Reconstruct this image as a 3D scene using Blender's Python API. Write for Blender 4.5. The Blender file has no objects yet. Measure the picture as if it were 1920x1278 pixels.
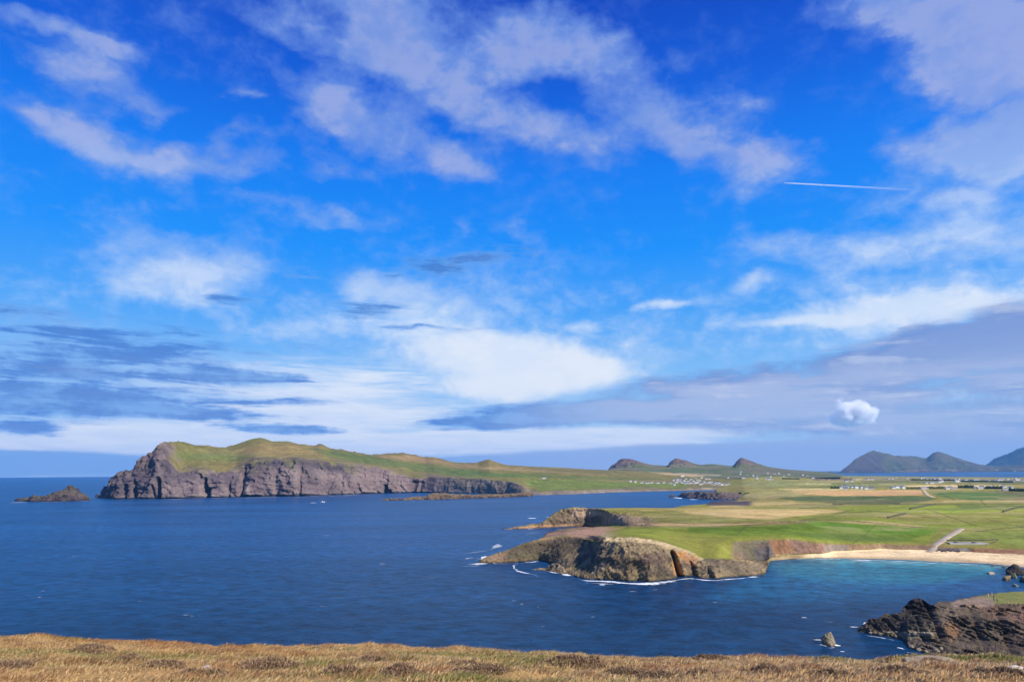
import bpy, math, random
import numpy as np
from mathutils import Matrix, Vector

random.seed(7)
rng = np.random.default_rng(11)
S = bpy.context.scene
COL = S.collection

# ------------------------------------------------------------------ camera
CAM_Z = 75.0                    # eye height above the sea, metres
FOCAL = 1280.0                  # focal length in photo pixels (24 mm on 36 mm film)
PITCH = math.radians(10.77)
ROLL = math.radians(0.44)
SEA_END = 20000.0
cam_d = bpy.data.cameras.new('camera')
cam_d.sensor_width = 36.0
cam_d.lens = 24.0
cam_d.clip_start = 0.2
cam_d.clip_end = 120000.0
cam = bpy.data.objects.new('camera', cam_d)
COL.objects.link(cam)
R3 = (Matrix.Rotation(math.pi / 2 + PITCH, 3, 'X') @ Matrix.Rotation(-ROLL, 3, 'Z'))
cam.matrix_world = Matrix.Translation((0, 0, CAM_Z)) @ R3.to_4x4()
S.camera = cam
RM = np.array(R3)

# ------------------------------------------------------------------ sun
SUN_AZ = math.radians(122)      # clockwise from the view direction (+Y): right and behind
SUN_EL = math.radians(40)
sun_dir = Vector((math.sin(SUN_AZ) * math.cos(SUN_EL), math.cos(SUN_AZ) * math.cos(SUN_EL), math.sin(SUN_EL)))
sun_d = bpy.data.lights.new('sun', 'SUN')
sun_d.energy = 4.8
sun_d.angle = math.radians(0.53)
sun_d.color = (1.0, 0.93, 0.82)
sun = bpy.data.objects.new('sun', sun_d)
sun.rotation_euler = (-sun_dir).to_track_quat('-Z', 'Y').to_euler()
COL.objects.link(sun)

S.render.engine = 'CYCLES'
S.view_settings.view_transform = 'Standard'
S.view_settings.look = 'None'
EXPOSURE = 0.35
S.view_settings.exposure = EXPOSURE
S.view_settings.gamma = 1.0
S.view_settings.use_curve_mapping = False
S.cycles.use_denoising = True
S.cycles.max_bounces = 10
S.cycles.diffuse_bounces = 2
S.cycles.glossy_bounces = 2
S.cycles.transmission_bounces = 2
S.cycles.volume_bounces = 10
S.cycles.transparent_max_bounces = 12
S.cycles.caustics_reflective = False
S.cycles.caustics_refractive = False

# ------------------------------------------------------------------ helpers: photo pixel <-> world
def ray(px, py):
    px = np.asarray(px, float); py = np.asarray(py, float)
    px, py = np.broadcast_arrays(px, py)
    c = np.stack([(px - 960) / FOCAL, (639 - py) / FOCAL, -np.ones_like(px)], -1)
    return c @ RM.T

def at_z(px, py, z):
    d = ray(px, py)
    s = (np.asarray(z) - CAM_Z) / d[..., 2]
    P = d * s[..., None]; P[..., 2] += CAM_Z
    return P

def at_depth(px, py, D):
    d = ray(px, py)
    s = np.asarray(D) / d[..., 1]
    P = d * s[..., None]; P[..., 2] += CAM_Z
    return P

def at_world(px, D, z):
    """the point at depth D and height z that shows in photo column px"""
    px, D, z = np.broadcast_arrays(np.asarray(px, float), np.asarray(D, float), np.asarray(z, float))
    k = (px - 960) / FOCAL
    dz = z - CAM_Z
    # c = RM^T P ; c.x = k * (-c.z)
    a1 = RM[0, 0] + k * RM[0, 2]
    b = -(RM[1, 0] * D + RM[2, 0] * dz) - k * (RM[1, 2] * D + RM[2, 2] * dz)
    x = b / a1
    return np.stack([x, D, z], -1)

def project(P):
    q = P.copy(); q[..., 2] -= CAM_Z
    c = q @ RM
    w = np.maximum(-c[..., 2], 1e-3)
    return 960 + FOCAL * c[..., 0] / w, 639 - FOCAL * c[..., 1] / w

# ------------------------------------------------------------------ numpy noise
def _hash(ix, iy, iz, seed):
    h = (ix * 374761393 + iy * 668265263 + iz * 2147483647 + seed * 974634777) & 0xFFFFFFFF
    h = ((h ^ (h >> 13)) * 1274126177) & 0xFFFFFFFF
    h = ((h ^ (h >> 16)) * 2246822519) & 0xFFFFFFFF
    return ((h ^ (h >> 15)) & 0xFFFFFF) / float(0xFFFFFF)

def vnoise(P, seed=0):
    f = np.floor(P).astype(np.int64)
    t = P - f
    t = t * t * t * (t * (t * 6 - 15) + 10)
    x, y, z = f[..., 0], f[..., 1], f[..., 2]
    u, v, w = t[..., 0], t[..., 1], t[..., 2]
    def L(a, b, k): return a + (b - a) * k
    r = L(L(L(_hash(x, y, z, seed), _hash(x + 1, y, z, seed), u), L(_hash(x, y + 1, z, seed), _hash(x + 1, y + 1, z, seed), u), v),
          L(L(_hash(x, y, z + 1, seed), _hash(x + 1, y, z + 1, seed), u), L(_hash(x, y + 1, z + 1, seed), _hash(x + 1, y + 1, z + 1, seed), u), v), w)
    return r * 2 - 1

ROT = np.array(Matrix.Rotation(0.9, 3, Vector((0.3, 0.8, 0.5))))
def fbm(P, scale, octaves=4, seed=0, gain=0.5, ridged=False, stretch=(1, 1, 1)):
    q = P * np.array(stretch) / scale
    a, tot, out = 1.0, 0.0, 0.0
    for o in range(octaves):
        n = vnoise(q, seed + o * 17)
        if ridged: n = 1 - 2 * np.abs(n)
        out = out + a * n; tot += a
        a *= gain
        q = (q @ ROT.T) * 2.03 + 11.7
    return out / tot

def sstep(a, b, x):
    t = np.clip((x - a) / (b - a), 0, 1)
    return t * t * (3 - 2 * t)

def curve(keys, x, i=1, smooth=0):
    k = np.array([q[0] for q in keys], float)
    v = np.array([q[i] for q in keys], float)
    y = np.interp(x, k, v)
    if smooth > 0:
        n = int(smooth * 3) + 1
        g = np.exp(-0.5 * (np.arange(-n, n + 1) / smooth) ** 2); g /= g.sum()
        y = np.convolve(np.pad(y, n, mode='edge'), g, mode='valid')
    return y

def blur_rows(A, r0, it):
    for _ in range(it):
        B = A.copy()
        B[r0 + 1:-1] = 0.25 * A[r0:-2] + 0.5 * A[r0 + 1:-1] + 0.25 * A[r0 + 2:]
        A = B
    return A

def loft(rows, counts):
    """rows: control curves (ncol,3), front to back; counts: quads in each gap"""
    out = []
    for a, b, n in zip(rows[:-1], rows[1:], counts):
        t = np.linspace(0, 1, n, endpoint=False)[:, None, None]
        out.append(a[None] * (1 - t) + b[None] * t)
    out.append(rows[-1][None])
    return np.concatenate(out, 0)

def normals(P):
    du = np.gradient(P, axis=1); dv = np.gradient(P, axis=0)
    n = np.cross(du, dv)
    n /= np.maximum(np.linalg.norm(n, axis=-1, keepdims=True), 1e-9)
    n[n[..., 2] < 0] *= -1 if False else 1
    return n

def lin(r, g, b):
    f = lambda c: (c / 255 / 12.92) if c <= 10 else ((c / 255 + 0.055) / 1.055) ** 2.4
    return np.array([f(r), f(g), f(b)])

# ------------------------------------------------------------------ materials
def new_mat(name):
    m = bpy.data.materials.new(name); m.use_nodes = True
    nt = m.node_tree
    return m, nt, nt.nodes['Principled BSDF'], nt.nodes['Material Output']

def land_material(name, scale, bump=0.5, vary=0.45, rough=0.95):
    """vertex albedo broken up by three scales of grain, with relief at the same scales (scale in metres)"""
    m, nt, bs, out = new_mat(name)
    N, L = nt.nodes, nt.links
    at = N.new('ShaderNodeAttribute'); at.attribute_name = 'Col'
    tc = N.new('ShaderNodeNewGeometry')
    n1 = N.new('ShaderNodeTexNoise'); n1.inputs['Scale'].default_value = 1 / scale; n1.inputs['Detail'].default_value = 7; n1.inputs['Roughness'].default_value = 0.68
    L.new(tc.outputs['Position'], n1.inputs['Vector'])
    n2 = N.new('ShaderNodeTexNoise'); n2.inputs['Scale'].default_value = 1 / (scale * 6); n2.inputs['Detail'].default_value = 5
    L.new(tc.outputs['Position'], n2.inputs['Vector'])
    mr = N.new('ShaderNodeMapRange'); mr.inputs[1].default_value = 0.3; mr.inputs[2].default_value = 0.7
    mr.inputs[3].default_value = 1 - vary; mr.inputs[4].default_value = 1 + vary
    L.new(n1.outputs['Fac'], mr.inputs[0])
    mr2 = N.new('ShaderNodeMapRange'); mr2.inputs[1].default_value = 0.3; mr2.inputs[2].default_value = 0.7
    mr2.inputs[3].default_value = 0.86; mr2.inputs[4].default_value = 1.14
    L.new(n2.outputs['Fac'], mr2.inputs[0])
    mm = N.new('ShaderNodeMath'); mm.operation = 'MULTIPLY'
    L.new(mr.outputs[0], mm.inputs[0]); L.new(mr2.outputs[0], mm.inputs[1])
    vm = N.new('ShaderNodeVectorMath'); vm.operation = 'SCALE'
    L.new(at.outputs['Color'], vm.inputs[0]); L.new(mm.outputs[0], vm.inputs['Scale'])
    L.new(vm.outputs[0], bs.inputs['Base Color'])
    bs.inputs['Roughness'].default_value = rough
    bs.inputs['Specular IOR Level'].default_value = 0.04
    if bump > 0:
        b = N.new('ShaderNodeBump'); b.inputs['Strength'].default_value = bump; b.inputs['Distance'].default_value = scale * 0.6
        L.new(n1.outputs['Fac'], b.inputs['Height']); L.new(b.outputs[0], bs.inputs['Normal'])
    return m

def plain_material(name, rgb, rough=0.8, vary=0.2, scale=1.0, spec=0.3, metal=0.0):
    m, nt, bs, out = new_mat(name)
    N, L = nt.nodes, nt.links
    tc = N.new('ShaderNodeTexCoord')
    n1 = N.new('ShaderNodeTexNoise'); n1.inputs['Scale'].default_value = scale; n1.inputs['Detail'].default_value = 5
    L.new(tc.outputs['Object'], n1.inputs['Vector'])
    mr = N.new('ShaderNodeMapRange'); mr.inputs[1].default_value = 0.3; mr.inputs[2].default_value = 0.7
    mr.inputs[3].default_value = 1 - vary; mr.inputs[4].default_value = 1 + vary
    L.new(n1.outputs['Fac'], mr.inputs[0])
    vm = N.new('ShaderNodeVectorMath'); vm.operation = 'SCALE'; vm.inputs[0].default_value = rgb
    L.new(mr.outputs[0], vm.inputs['Scale']); L.new(vm.outputs[0], bs.inputs['Base Color'])
    bs.inputs['Roughness'].default_value = rough
    bs.inputs['Specular IOR Level'].default_value = spec
    bs.inputs['Metallic'].default_value = metal
    return m

# ------------------------------------------------------------------ mesh building
def mesh_from(name, V, F, mat, col=None, smooth=True):
    """V (n,3), F (m,3|4) index array"""
    me = bpy.data.meshes.new(name)
    V = np.ascontiguousarray(V, np.float32); F = np.ascontiguousarray(F, np.int32)
    k = F.shape[1]
    me.vertices.add(len(V)); me.vertices.foreach_set('co', V.ravel())
    me.loops.add(F.size); me.loops.foreach_set('vertex_index', F.ravel())
    me.polygons.add(len(F)); me.polygons.foreach_set('loop_start', np.arange(0, F.size, k, dtype=np.int32))
    me.polygons.foreach_set('use_smooth', np.full(len(F), smooth, bool))
    me.update(calc_edges=True)
    if col is not None:
        a = me.attributes.new('Col', 'FLOAT_COLOR', 'POINT')
        c = np.ones((len(V), 4), np.float32); c[:, :3] = col.reshape(-1, 3)
        a.data.foreach_set('color', c.ravel())
    if mat is not None: me.materials.append(mat)
    return me

def link(name, me, parent=None):
    o = bpy.data.objects.new(name, me); COL.objects.link(o)
    if parent is not None: o.parent = parent
    return o

def grid_obj(name, P, mat, col, smooth=True):
    nr, nc = P.shape[:2]
    i = np.arange(nr * nc).reshape(nr, nc)
    F = np.stack([i[:-1, :-1], i[:-1, 1:], i[1:, 1:], i[1:, :-1]], -1).reshape(-1, 4)
    return link(name, mesh_from(name, P.reshape(-1, 3), F, mat, col, smooth))

def structure(o): o['kind'] = 'structure'; return o
def tag(o, label, cat, group=None):
    o['label'] = label; o['category'] = cat
    if group: o['group'] = group
    return o
def empty(name, loc, rz=0.0):
    o = bpy.data.objects.new(name, None); COL.objects.link(o)
    o.location = loc; o.rotation_euler = (0, 0, rz); o.empty_display_size = 0.2
    return o

def in_poly(poly, x, y, feather):
    """soft inside test of a photo-pixel polygon"""
    p = np.array(poly, float)
    n = len(p)
    inside = np.zeros(x.shape, bool); dist = np.full(x.shape, 1e9)
    for i in range(n):
        x1, y1 = p[i]; x2, y2 = p[(i + 1) % n]
        c = ((y1 > y) != (y2 > y))
        with np.errstate(divide='ignore', invalid='ignore'):
            xi = (x2 - x1) * (y - y1) / (y2 - y1 + 1e-12) + x1
        inside ^= c & (x < xi)
        vx, vy = x2 - x1, y2 - y1
        t = np.clip(((x - x1) * vx + (y - y1) * vy) / (vx * vx + vy * vy + 1e-9), 0, 1)
        dist = np.minimum(dist, np.hypot(x - x1 - t * vx, y - y1 - t * vy))
    sd = np.where(inside, dist, -dist)
    return sstep(-feather, feather, sd)

def paint(C, X, Y, layers):
    """layers: (polygon, rgb albedo, feather px, strength)"""
    for poly, rgb, fe, st in layers:
        p = np.array(poly)
        m = (X > p[:, 0].min() - 8) & (X < p[:, 0].max() + 8) & (Y > p[:, 1].min() - 8) & (Y < p[:, 1].max() + 8)
        if not m.any(): continue
        w = (in_poly(poly, X[m], Y[m], fe) * st)[:, None]
        C[m] = C[m] * (1 - w) + np.array(rgb) * w
    return C

# ------------------------------------------------------------------ world: sky and cloud layers
world = bpy.data.worlds.new('World'); S.world = world
world.use_nodes = True
wt = world.node_tree
for n in list(wt.nodes): wt.nodes.remove(n)
WN, WL = wt.nodes, wt.links

def wmath(op, a, b=None, c=None, clamp=False):
    n = WN.new('ShaderNodeMath'); n.operation = op; n.use_clamp = clamp
    for i, v in enumerate((a, b, c)):
        if v is None: continue
        if isinstance(v, (int, float)): n.inputs[i].default_value = v
        else: WL.new(v, n.inputs[i])
    return n.outputs[0]

def wrange(v, a, b, c=0.0, d=1.0, smooth=True):
    n = WN.new('ShaderNodeMapRange')
    if smooth: n.interpolation_type = 'SMOOTHSTEP'
    WL.new(v, n.inputs[0])
    for i, q in enumerate((a, b, c, d)): n.inputs[i + 1].default_value = q
    return n.outputs[0]

def wmix(f, a, b):
    n = WN.new('ShaderNodeMix'); n.data_type = 'RGBA'
    for sock, v in ((n.inputs[0], f), (n.inputs[6], a), (n.inputs[7], b)):
        if isinstance(v, (int, float)): sock.default_value = v
        elif isinstance(v, (tuple, list, np.ndarray)): sock.default_value = (*[float(q) for q in v], 1.0)
        else: WL.new(v, sock)
    return n.outputs[2]

def wnoise(vec, scale, detail, rough=0.55, dist=0.0):
    n = WN.new('ShaderNodeTexNoise'); n.inputs['Scale'].default_value = scale
    n.inputs['Detail'].default_value = detail; n.inputs['Roughness'].default_value = rough
    n.inputs['Distortion'].default_value = dist
    WL.new(vec, n.inputs['Vector'])
    return n

def wcomb(x, y, z):
    n = WN.new('ShaderNodeCombineXYZ')
    for i, v in enumerate((x, y, z)):
        if isinstance(v, (int, float)): n.inputs[i].default_value = v
        else: WL.new(v, n.inputs[i])
    return n.outputs[0]

def wramp(fac, stops):
    n = WN.new('ShaderNodeValToRGB'); cr = n.color_ramp
    while len(cr.elements) < len(stops): cr.elements.new(0.5)
    for e, (p, c) in zip(cr.elements, stops):
        e.position = p; e.color = (*[float(q) for q in c], 1.0)
    WL.new(fac, n.inputs[0])
    return n.outputs[0]

tc = WN.new('ShaderNodeTexCoord')
sep = WN.new('ShaderNodeSeparateXYZ'); WL.new(tc.outputs['Generated'], sep.inputs[0])
dx, dy, dz = sep.outputs
el = wmath('ARCSINE', wmath('MAXIMUM', wmath('MINIMUM', dz, 0.9999), -0.9999))
az = wmath('ARCTAN2', dx, dy)
# cloud deck seen from below: perspective coordinates of a level sheet overhead
zz = wmath('ADD', wmath('MAXIMUM', dz, 0.0), 0.10)
deck = wcomb(wmath('DIVIDE', dx, zz), wmath('DIVIDE', dy, zz), 0.0)
ang0 = wcomb(az, el, 0.0)
# ragged edges: shift the direction by noise before measuring the cloud banks
wn = wnoise(wcomb(wmath('MULTIPLY', az, 1.0), wmath('MULTIPLY', el, 1.5), 0.0), 9.0, 6, 0.55)
wsub = WN.new('ShaderNodeVectorMath'); wsub.operation = 'SUBTRACT'; WL.new(wn.outputs['Color'], wsub.inputs[0]); wsub.inputs[1].default_value = (0.5, 0.5, 0.5)
wsc = WN.new('ShaderNodeVectorMath'); wsc.operation = 'MULTIPLY'; WL.new(wsub.outputs[0], wsc.inputs[0])
WL.new(wcomb(wrange(el, 0.0, 0.5, 0.04, 0.13), wrange(el, 0.0, 0.5, 0.010, 0.11), 0.0), wsc.inputs[1])
wadd = WN.new('ShaderNodeVectorMath'); wadd.operation = 'ADD'; WL.new(ang0, wadd.inputs[0]); WL.new(wsc.outputs[0], wadd.inputs[1])
ang = wadd.outputs[0]

def azel(px, py):
    d = ray(px, py); d = d / np.linalg.norm(d)
    return np.array([math.atan2(d[0], d[1]), math.asin(d[2])])

def banks(items, acc):
    """sum of soft elliptical cloud banks given as (photo x, y, half width, half height, tilt deg, weight)"""
    for (x, y, rx, ry, rot, w) in items:
        t = math.radians(rot)
        p = azel(x, y)
        a = azel(x + math.cos(t) * 30, y + math.sin(t) * 30) - p
        b = azel(x - math.sin(t) * 30, y + math.cos(t) * 30) - p
        m = WN.new('ShaderNodeMapping'); m.vector_type = 'TEXTURE'
        m.inputs['Location'].default_value = (p[0], p[1], 0)
        m.inputs['Rotation'].default_value = (0, 0, math.atan2(a[1], a[0]))
        m.inputs['Scale'].default_value = (np.hypot(*a) / 30 * rx, np.hypot(*b) / 30 * ry, 1)
        WL.new(ang, m.inputs['Vector'])
        g = WN.new('ShaderNodeTexGradient'); g.gradient_type = 'SPHERICAL'; WL.new(m.outputs[0], g.inputs[0])
        acc = wmath('MULTIPLY_ADD', g.outputs['Fac'], w, acc)
    return acc

LIGHT = [
 # upper left streaks
 (130, 72, 180, 41, 18, .95), (205, 100, 84, 29, 14, .6), (50, 45, 84, 31, 10, .4), (110, 122, 168, 29, 18, .6), (205, 165, 150, 60, 14, 1.0), (285, 205, 72, 29, 10, .4),
 (90, 232, 204, 55, 20, .95), (215, 280, 204, 62, 14, 1.15), (300, 300, 72, 41, 0, .5), (420, 305, 150, 62, -16, 1.0), (520, 30, 132, 46, 28, .75), (465, 185, 43, 19, 0, .6), (345, 195, 48, 22, 0, .35),
 (520, 395, 180, 24, 8, .4), (620, 410, 108, 22, 8, .4), (640, 335, 79, 31, 8, .5), (330, 385, 48, 17, 0, .3),
 # centre bank
 (700, 30, 180, 156, 15, 1.15), (770, 110, 156, 96, 20, .7), (700, 120, 108, 84, 20, .5), (612, 188, 94, 74, 30, 1.0), (680, 230, 132, 60, 15, .8), (1040, 95, 198, 96, 10, 1.15), (925, 120, 156, 74, 0, .75), (1120, 70, 96, 72, 20, .4),
 (790, 205, 132, 50, -12, .65), (880, 190, 132, 50, 8, .7), (770, 285, 180, 55, 12, .65), (870, 300, 96, 50, 0, .7), (960, 235, 180, 62, 14, .95), (1090, 268, 144, 60, 8, .8), (1230, 220, 156, 70, 12, 1.2),
 (1330, 270, 144, 62, 16, .9), (1392, 212, 67, 43, 30, .8), (1450, 300, 132, 55, -2, 1.1), (1385, 345, 72, 41, 10, .6), (1405, 395, 48, 29, 60, .3), 
 (860, 60, 260, 120, 10, .35), (470, 120, 220, 90, 20, .25), (250, 60, 260, 90, 15, .25), (1200, 150, 200, 100, 15, .3), (560, 260, 240, 90, 15, .25),
 # right bank
 (1640, 10, 192, 72, 8, 1.0), (1790, 60, 216, 120, 20, 1.0), (1890, 110, 216, 168, 0, 1.2), (1760, 150, 150, 56, 10, .8), (1600, 100, 60, 48, 0, .3),
 (1810, 280, 216, 70, -6, 1.25), (1920, 270, 168, 96, 0, 1.0), (1810, 372, 312, 70, 0, .62), (1890, 445, 288, 100, 0, .62), (1640, 465, 312, 50, -3, .7), (1440, 452, 108, 41, 0, .6),
 # middle height wisps
 (340, 495, 192, 72, 5, .75), (245, 430, 72, 53, -30, .5), (300, 545, 144, 31, 5, .5), (750, 545, 132, 48, 8, .95), (700, 525, 84, 29, -25, .5), (760, 600, 180, 41, 0, .45), (430, 500, 108, 36, 0, .3),
 (980, 445, 72, 43, 20, .45), (868, 430, 48, 24, 0, .35), (940, 500, 144, 24, -4, .3), (1405, 525, 60, 22, -8, .7), (1240, 572, 55, 12, -8, .85), (1100, 606, 53, 16, 0, .6), (1320, 560, 108, 19, -6, .3),
 (340, 520, 420, 150, 3, .34), (760, 590, 380, 140, 3, .40), (1530, 540, 520, 110, -4, .38), (1000, 600, 300, 90, 0, .25), (620, 420, 300, 60, 8, .2), (1250, 620, 300, 50, 0, .3),
 # bright low cloud
 (950, 690, 250, 84, 5, 1.15), (880, 660, 150, 60, 18, .75), (1090, 690, 150, 50, 0, .75), (930, 730, 180, 36, 0, .9), (1020, 660, 108, 43, 10, .5),
 (1660, 590, 396, 41, -4, 1.0), (1760, 560, 264, 53, -5, .5), (1500, 604, 144, 14, -3, .5), (1480, 650, 264, 36, -3, .4),
 (1598, 790, 72, 26, 0, .5),
]
LOWWHITE = [  # pale sheet behind the dark streaks, low in the sky
 (420, 760, 620, 100, 0, .62), (640, 800, 500, 56, 0, .6), (200, 822, 520, 36, 0, 1.2), (300, 690, 420, 60, 0, .40), (1000, 828, 420, 34, -2, 1.3), (1250, 815, 360, 22, -2, .7),
 (1750, 745, 420, 26, -1, .5), (1800, 800, 300, 40, 0, .5), (1605, 797, 120, 14, 0, .9), (1760, 815, 260, 14, 0, .7), (660, 720, 240, 90, 0, .45), (560, 845, 400, 24, 0, .6),
]
DARK = [
 # streaky stack on the left
 (60, 640, 340, 95, 4, 0.64), (300, 650, 330, 70, 4, 0.46), (200, 705, 430, 70, 2, 0.56), (150, 750, 460, 60, 2, 0.36), (460, 706, 210, 20, 3, 1.17), (110, 755, 360, 44, 2, 0.97), (380, 775, 270, 20, 3, 0.90), (520, 803, 150, 13, 2, 1.52), (30, 805, 130, 24, 2, 0.83),
 (60, 580, 200, 34, 5, 0.48), (700, 570, 130, 24, 2, 1.03), (560, 520, 100, 16, 5, 0.48), (860, 490, 190, 28, -4, 0.86), (790, 610, 200, 12, 2, 0.62), (420, 560, 160, 22, 4, 0.41), (560, 640, 120, 12, 3, 0.41), (500, 750, 200, 14, 3, 0.55),
 # long bank on the right
 (1900, 620, 280, 70, -6, 1.2), (1760, 650, 300, 56, -6, .9), (1900, 700, 420, 90, 0, .9), (1500, 705, 340, 44, -8, .8), (1240, 715, 150, 26, -8, .6), (1350, 755, 480, 48, -3, 1.0), (1040, 778, 280, 32, -3, 1.25), (890, 795, 150, 16, -2, .8),
 (1600, 785, 520, 50, 0, .9), (1850, 800, 300, 50, 0, .5),
]
HAZEBAND = [(1500, 856, 950, 40, -1.2, 1.7), (1900, 850, 560, 56, 0, 1.0), (1100, 866, 600, 18, -1, 1.0), (60, 868, 420, 30, 0, 1.6), (-200, 868, 420, 36, 0, 1.0)]

bil = wcomb(wmath('MULTIPLY', az, 1.0), wmath('MULTIPLY', el, 1.55), 0.3)
fine = wnoise(bil, 11.0, 9, 0.58, 0.25)
fleck = wnoise(bil, 34.0, 6, 0.6, 0.3)
soft = wnoise(bil, 4.5, 4, 0.5)
streak = wnoise(wcomb(wmath('MULTIPLY', az, 7.5), wmath('MULTIPLY', wmath('ADD', el, wmath('MULTIPLY', az, 0.02)), 74.0), 0.0), 1.0, 9, 0.66, 0.5)
fineC = wmath('MULTIPLY_ADD', wmath('SUBTRACT', fleck.outputs['Fac'], 0.5), 0.6, wmath('SUBTRACT', fine.outputs['Fac'], 0.5))
softC = wmath('SUBTRACT', soft.outputs['Fac'], 0.5)
streakC = wmath('SUBTRACT', streak.outputs['Fac'], 0.5)

# open sky beyond the picture carries the same broken cloud
far = wmath('MULTIPLY', wrange(wmath('ABSOLUTE', az), 0.72, 1.0), wrange(el, 0.1, 0.3))
over = wrange(el, 0.66, 0.80)
beyond = wmath('MULTIPLY', wmath('MAXIMUM', far, over), 0.42)

dl = banks(LIGHT, beyond)
dl = wmath('MULTIPLY_ADD', fineC, 1.35, dl)
dl = wmath('MULTIPLY_ADD', softC, 0.5, dl)
aL = wmath('MAXIMUM', wrange(dl, -0.02, 1.02, 0.0, 0.90), wmath('MULTIPLY', wrange(wmath('ADD', wmath('MULTIPLY', fineC, 1.0), softC), -0.06, 0.34), wrange(el, 0.05, 0.35, 0.34, 0.20)))

dw = banks(LOWWHITE, 0.0)
dw = wmath('MULTIPLY_ADD', wmath('MULTIPLY', streakC, wrange(dw, 0.0, 0.35, 0.0, 1.5)), 1.0, dw)
aW = wrange(dw, 0.05, 0.80, 0.0, 0.92)

dk = banks(DARK, 0.0)
kstr = wrange(az, -0.25, 0.15, 2.7, 1.3)
kin = wrange(dk, 0.0, 0.30)
dk = wmath('ADD', dk, wmath('MULTIPLY', wmath('ADD', wmath('MULTIPLY', streakC, kstr), wmath('MULTIPLY', fineC, wrange(az, -0.1, 0.2, 0.9, 1.25))), kin))
aK = wrange(dk, 0.08, 0.80, 0.0, 0.90)

dh = banks(HAZEBAND, 0.0)
dh = wmath('MULTIPLY_ADD', streakC, 0.35, dh)
aH = wrange(dh, 0.15, 0.55, 0.0, 0.85)

elf = wmath('DIVIDE', el, math.radians(50.0), clamp=True)
def E(py): return max(0.0, min(1.0, azel(960, py)[1] / math.radians(50.0)))
clear = wramp(elf, [(0.0, lin(150, 188, 236)), (E(800), lin(165, 205, 247)), (E(700), lin(128, 190, 250)), (E(600), lin(72, 165, 252)), (E(480), lin(10, 146, 255)),
                    (E(330), lin(0, 126, 246)), (E(180), lin(0, 94, 222)), (E(20), lin(0, 70, 198)), (1.0, lin(0, 50, 158))])
sky = WN.new('ShaderNodeTexSky'); sky.sky_type = 'NISHITA'; sky.sun_disc = False
sky.sun_elevation = SUN_EL; sky.sun_rotation = SUN_AZ
sky.altitude = 75; sky.air_density = 1.0; sky.dust_density = 0.6; sky.ozone_density = 3.0
BG = 0.1
KSKY = 2 ** -EXPOSURE / BG          # cloud and sky tones are given as they photograph
def scaled(sock, k):
    n = WN.new('ShaderNodeVectorMath'); n.operation = 'SCALE'; WL.new(sock, n.inputs[0]); n.inputs['Scale'].default_value = k
    return n.outputs[0]
clearN = wmix(0.94, sky.outputs[0], scaled(clear, KSKY))
# cloud tones: lavender grey where the deck is overhead, bright lower down
tone = wramp(elf, [(0.0, lin(214, 228, 250)), (E(720), lin(232, 240, 252)), (E(600), lin(205, 226, 252)), (E(500), lin(150, 188, 244)), (E(330), lin(124, 158, 228)), (E(120), lin(112, 150, 226)), (1.0, lin(100, 140, 220))])
tone2 = wramp(elf, [(0.0, lin(214, 228, 250)), (E(720), lin(242, 246, 252)), (E(600), lin(232, 240, 252)), (E(500), lin(180, 208, 250)), (E(330), lin(160, 176, 228)), (E(120), lin(150, 170, 226)), (1.0, lin(140, 164, 226))])
# the right hand bank is greyer and thicker
thick = wrange(wmath('ADD', wmath('MULTIPLY_ADD', fineC, 0.5, dl), wmath('MULTIPLY', wrange(az, 0.2, 0.6), 0.25)), 0.6, 1.35)
lightc = wmix(wmath('MULTIPLY', thick, wrange(wmath('ADD', fineC, softC), -0.16, 0.16, 0.35, 1.0)), tone, tone2)
c = wmix(aL, clearN, scaled(lightc, KSKY))
whitec = wramp(wmath('ADD', 0.5, streakC), [(0.2, lin(196, 218, 248)), (0.55, lin(226, 236, 252)), (0.8, lin(240, 245, 252))])
c = wmix(aW, c, scaled(whitec, KSKY))
def scaled_rgb(r, g, b): return tuple(lin(r, g, b))
kL = wramp(wrange(dk, 0.35, 1.15), [(0.0, lin(88, 154, 232)), (0.6, lin(68, 128, 212)), (1.0, lin(76, 130, 208))])
kR = wramp(wmath('ADD', wrange(el, 0.055, 0.20), wmath('MULTIPLY', streakC, 0.5)), [(0.0, lin(168, 188, 228)), (0.35, lin(174, 188, 226)), (0.62, lin(140, 162, 214)), (1.0, lin(128, 154, 212))])
kR = wmix(wmath('SUBTRACT', 1.0, wrange(wmath('MULTIPLY_ADD', fineC, -0.8, dk), 0.25, 0.95)), kR, (*lin(94, 130, 202),))
kR = wmix(wrange(wmath('ADD', streakC, wmath('MULTIPLY', fineC, 0.6)), 0.03, 0.26, 0.0, 0.5), kR, scaled_rgb(206, 216, 238))
kL = wmix(wrange(wmath('MULTIPLY_ADD', fineC, 0.8, streakC), -0.16, 0.14, 0.75, 0.0), kL, (*lin(132, 182, 242),))
kc = wmix(wrange(az, -0.12, 0.22), kL, kR)
c = wmix(aK, c, scaled(kc, KSKY))
hc = wmix(wrange(az, -0.3, 0.2), lin(134, 176, 232), lin(162, 184, 226))
c = wmix(aH, c, scaled(hc, KSKY))
bg = WN.new('ShaderNodeBackground'); bg.inputs['Strength'].default_value = BG
WL.new(c, bg.inputs['Color'])
wo = WN.new('ShaderNodeOutputWorld'); WL.new(bg.outputs[0], wo.inputs['Surface'])
world.cycles.sampling_method = 'MANUAL'
world.cycles.sample_map_resolution = 512

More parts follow.
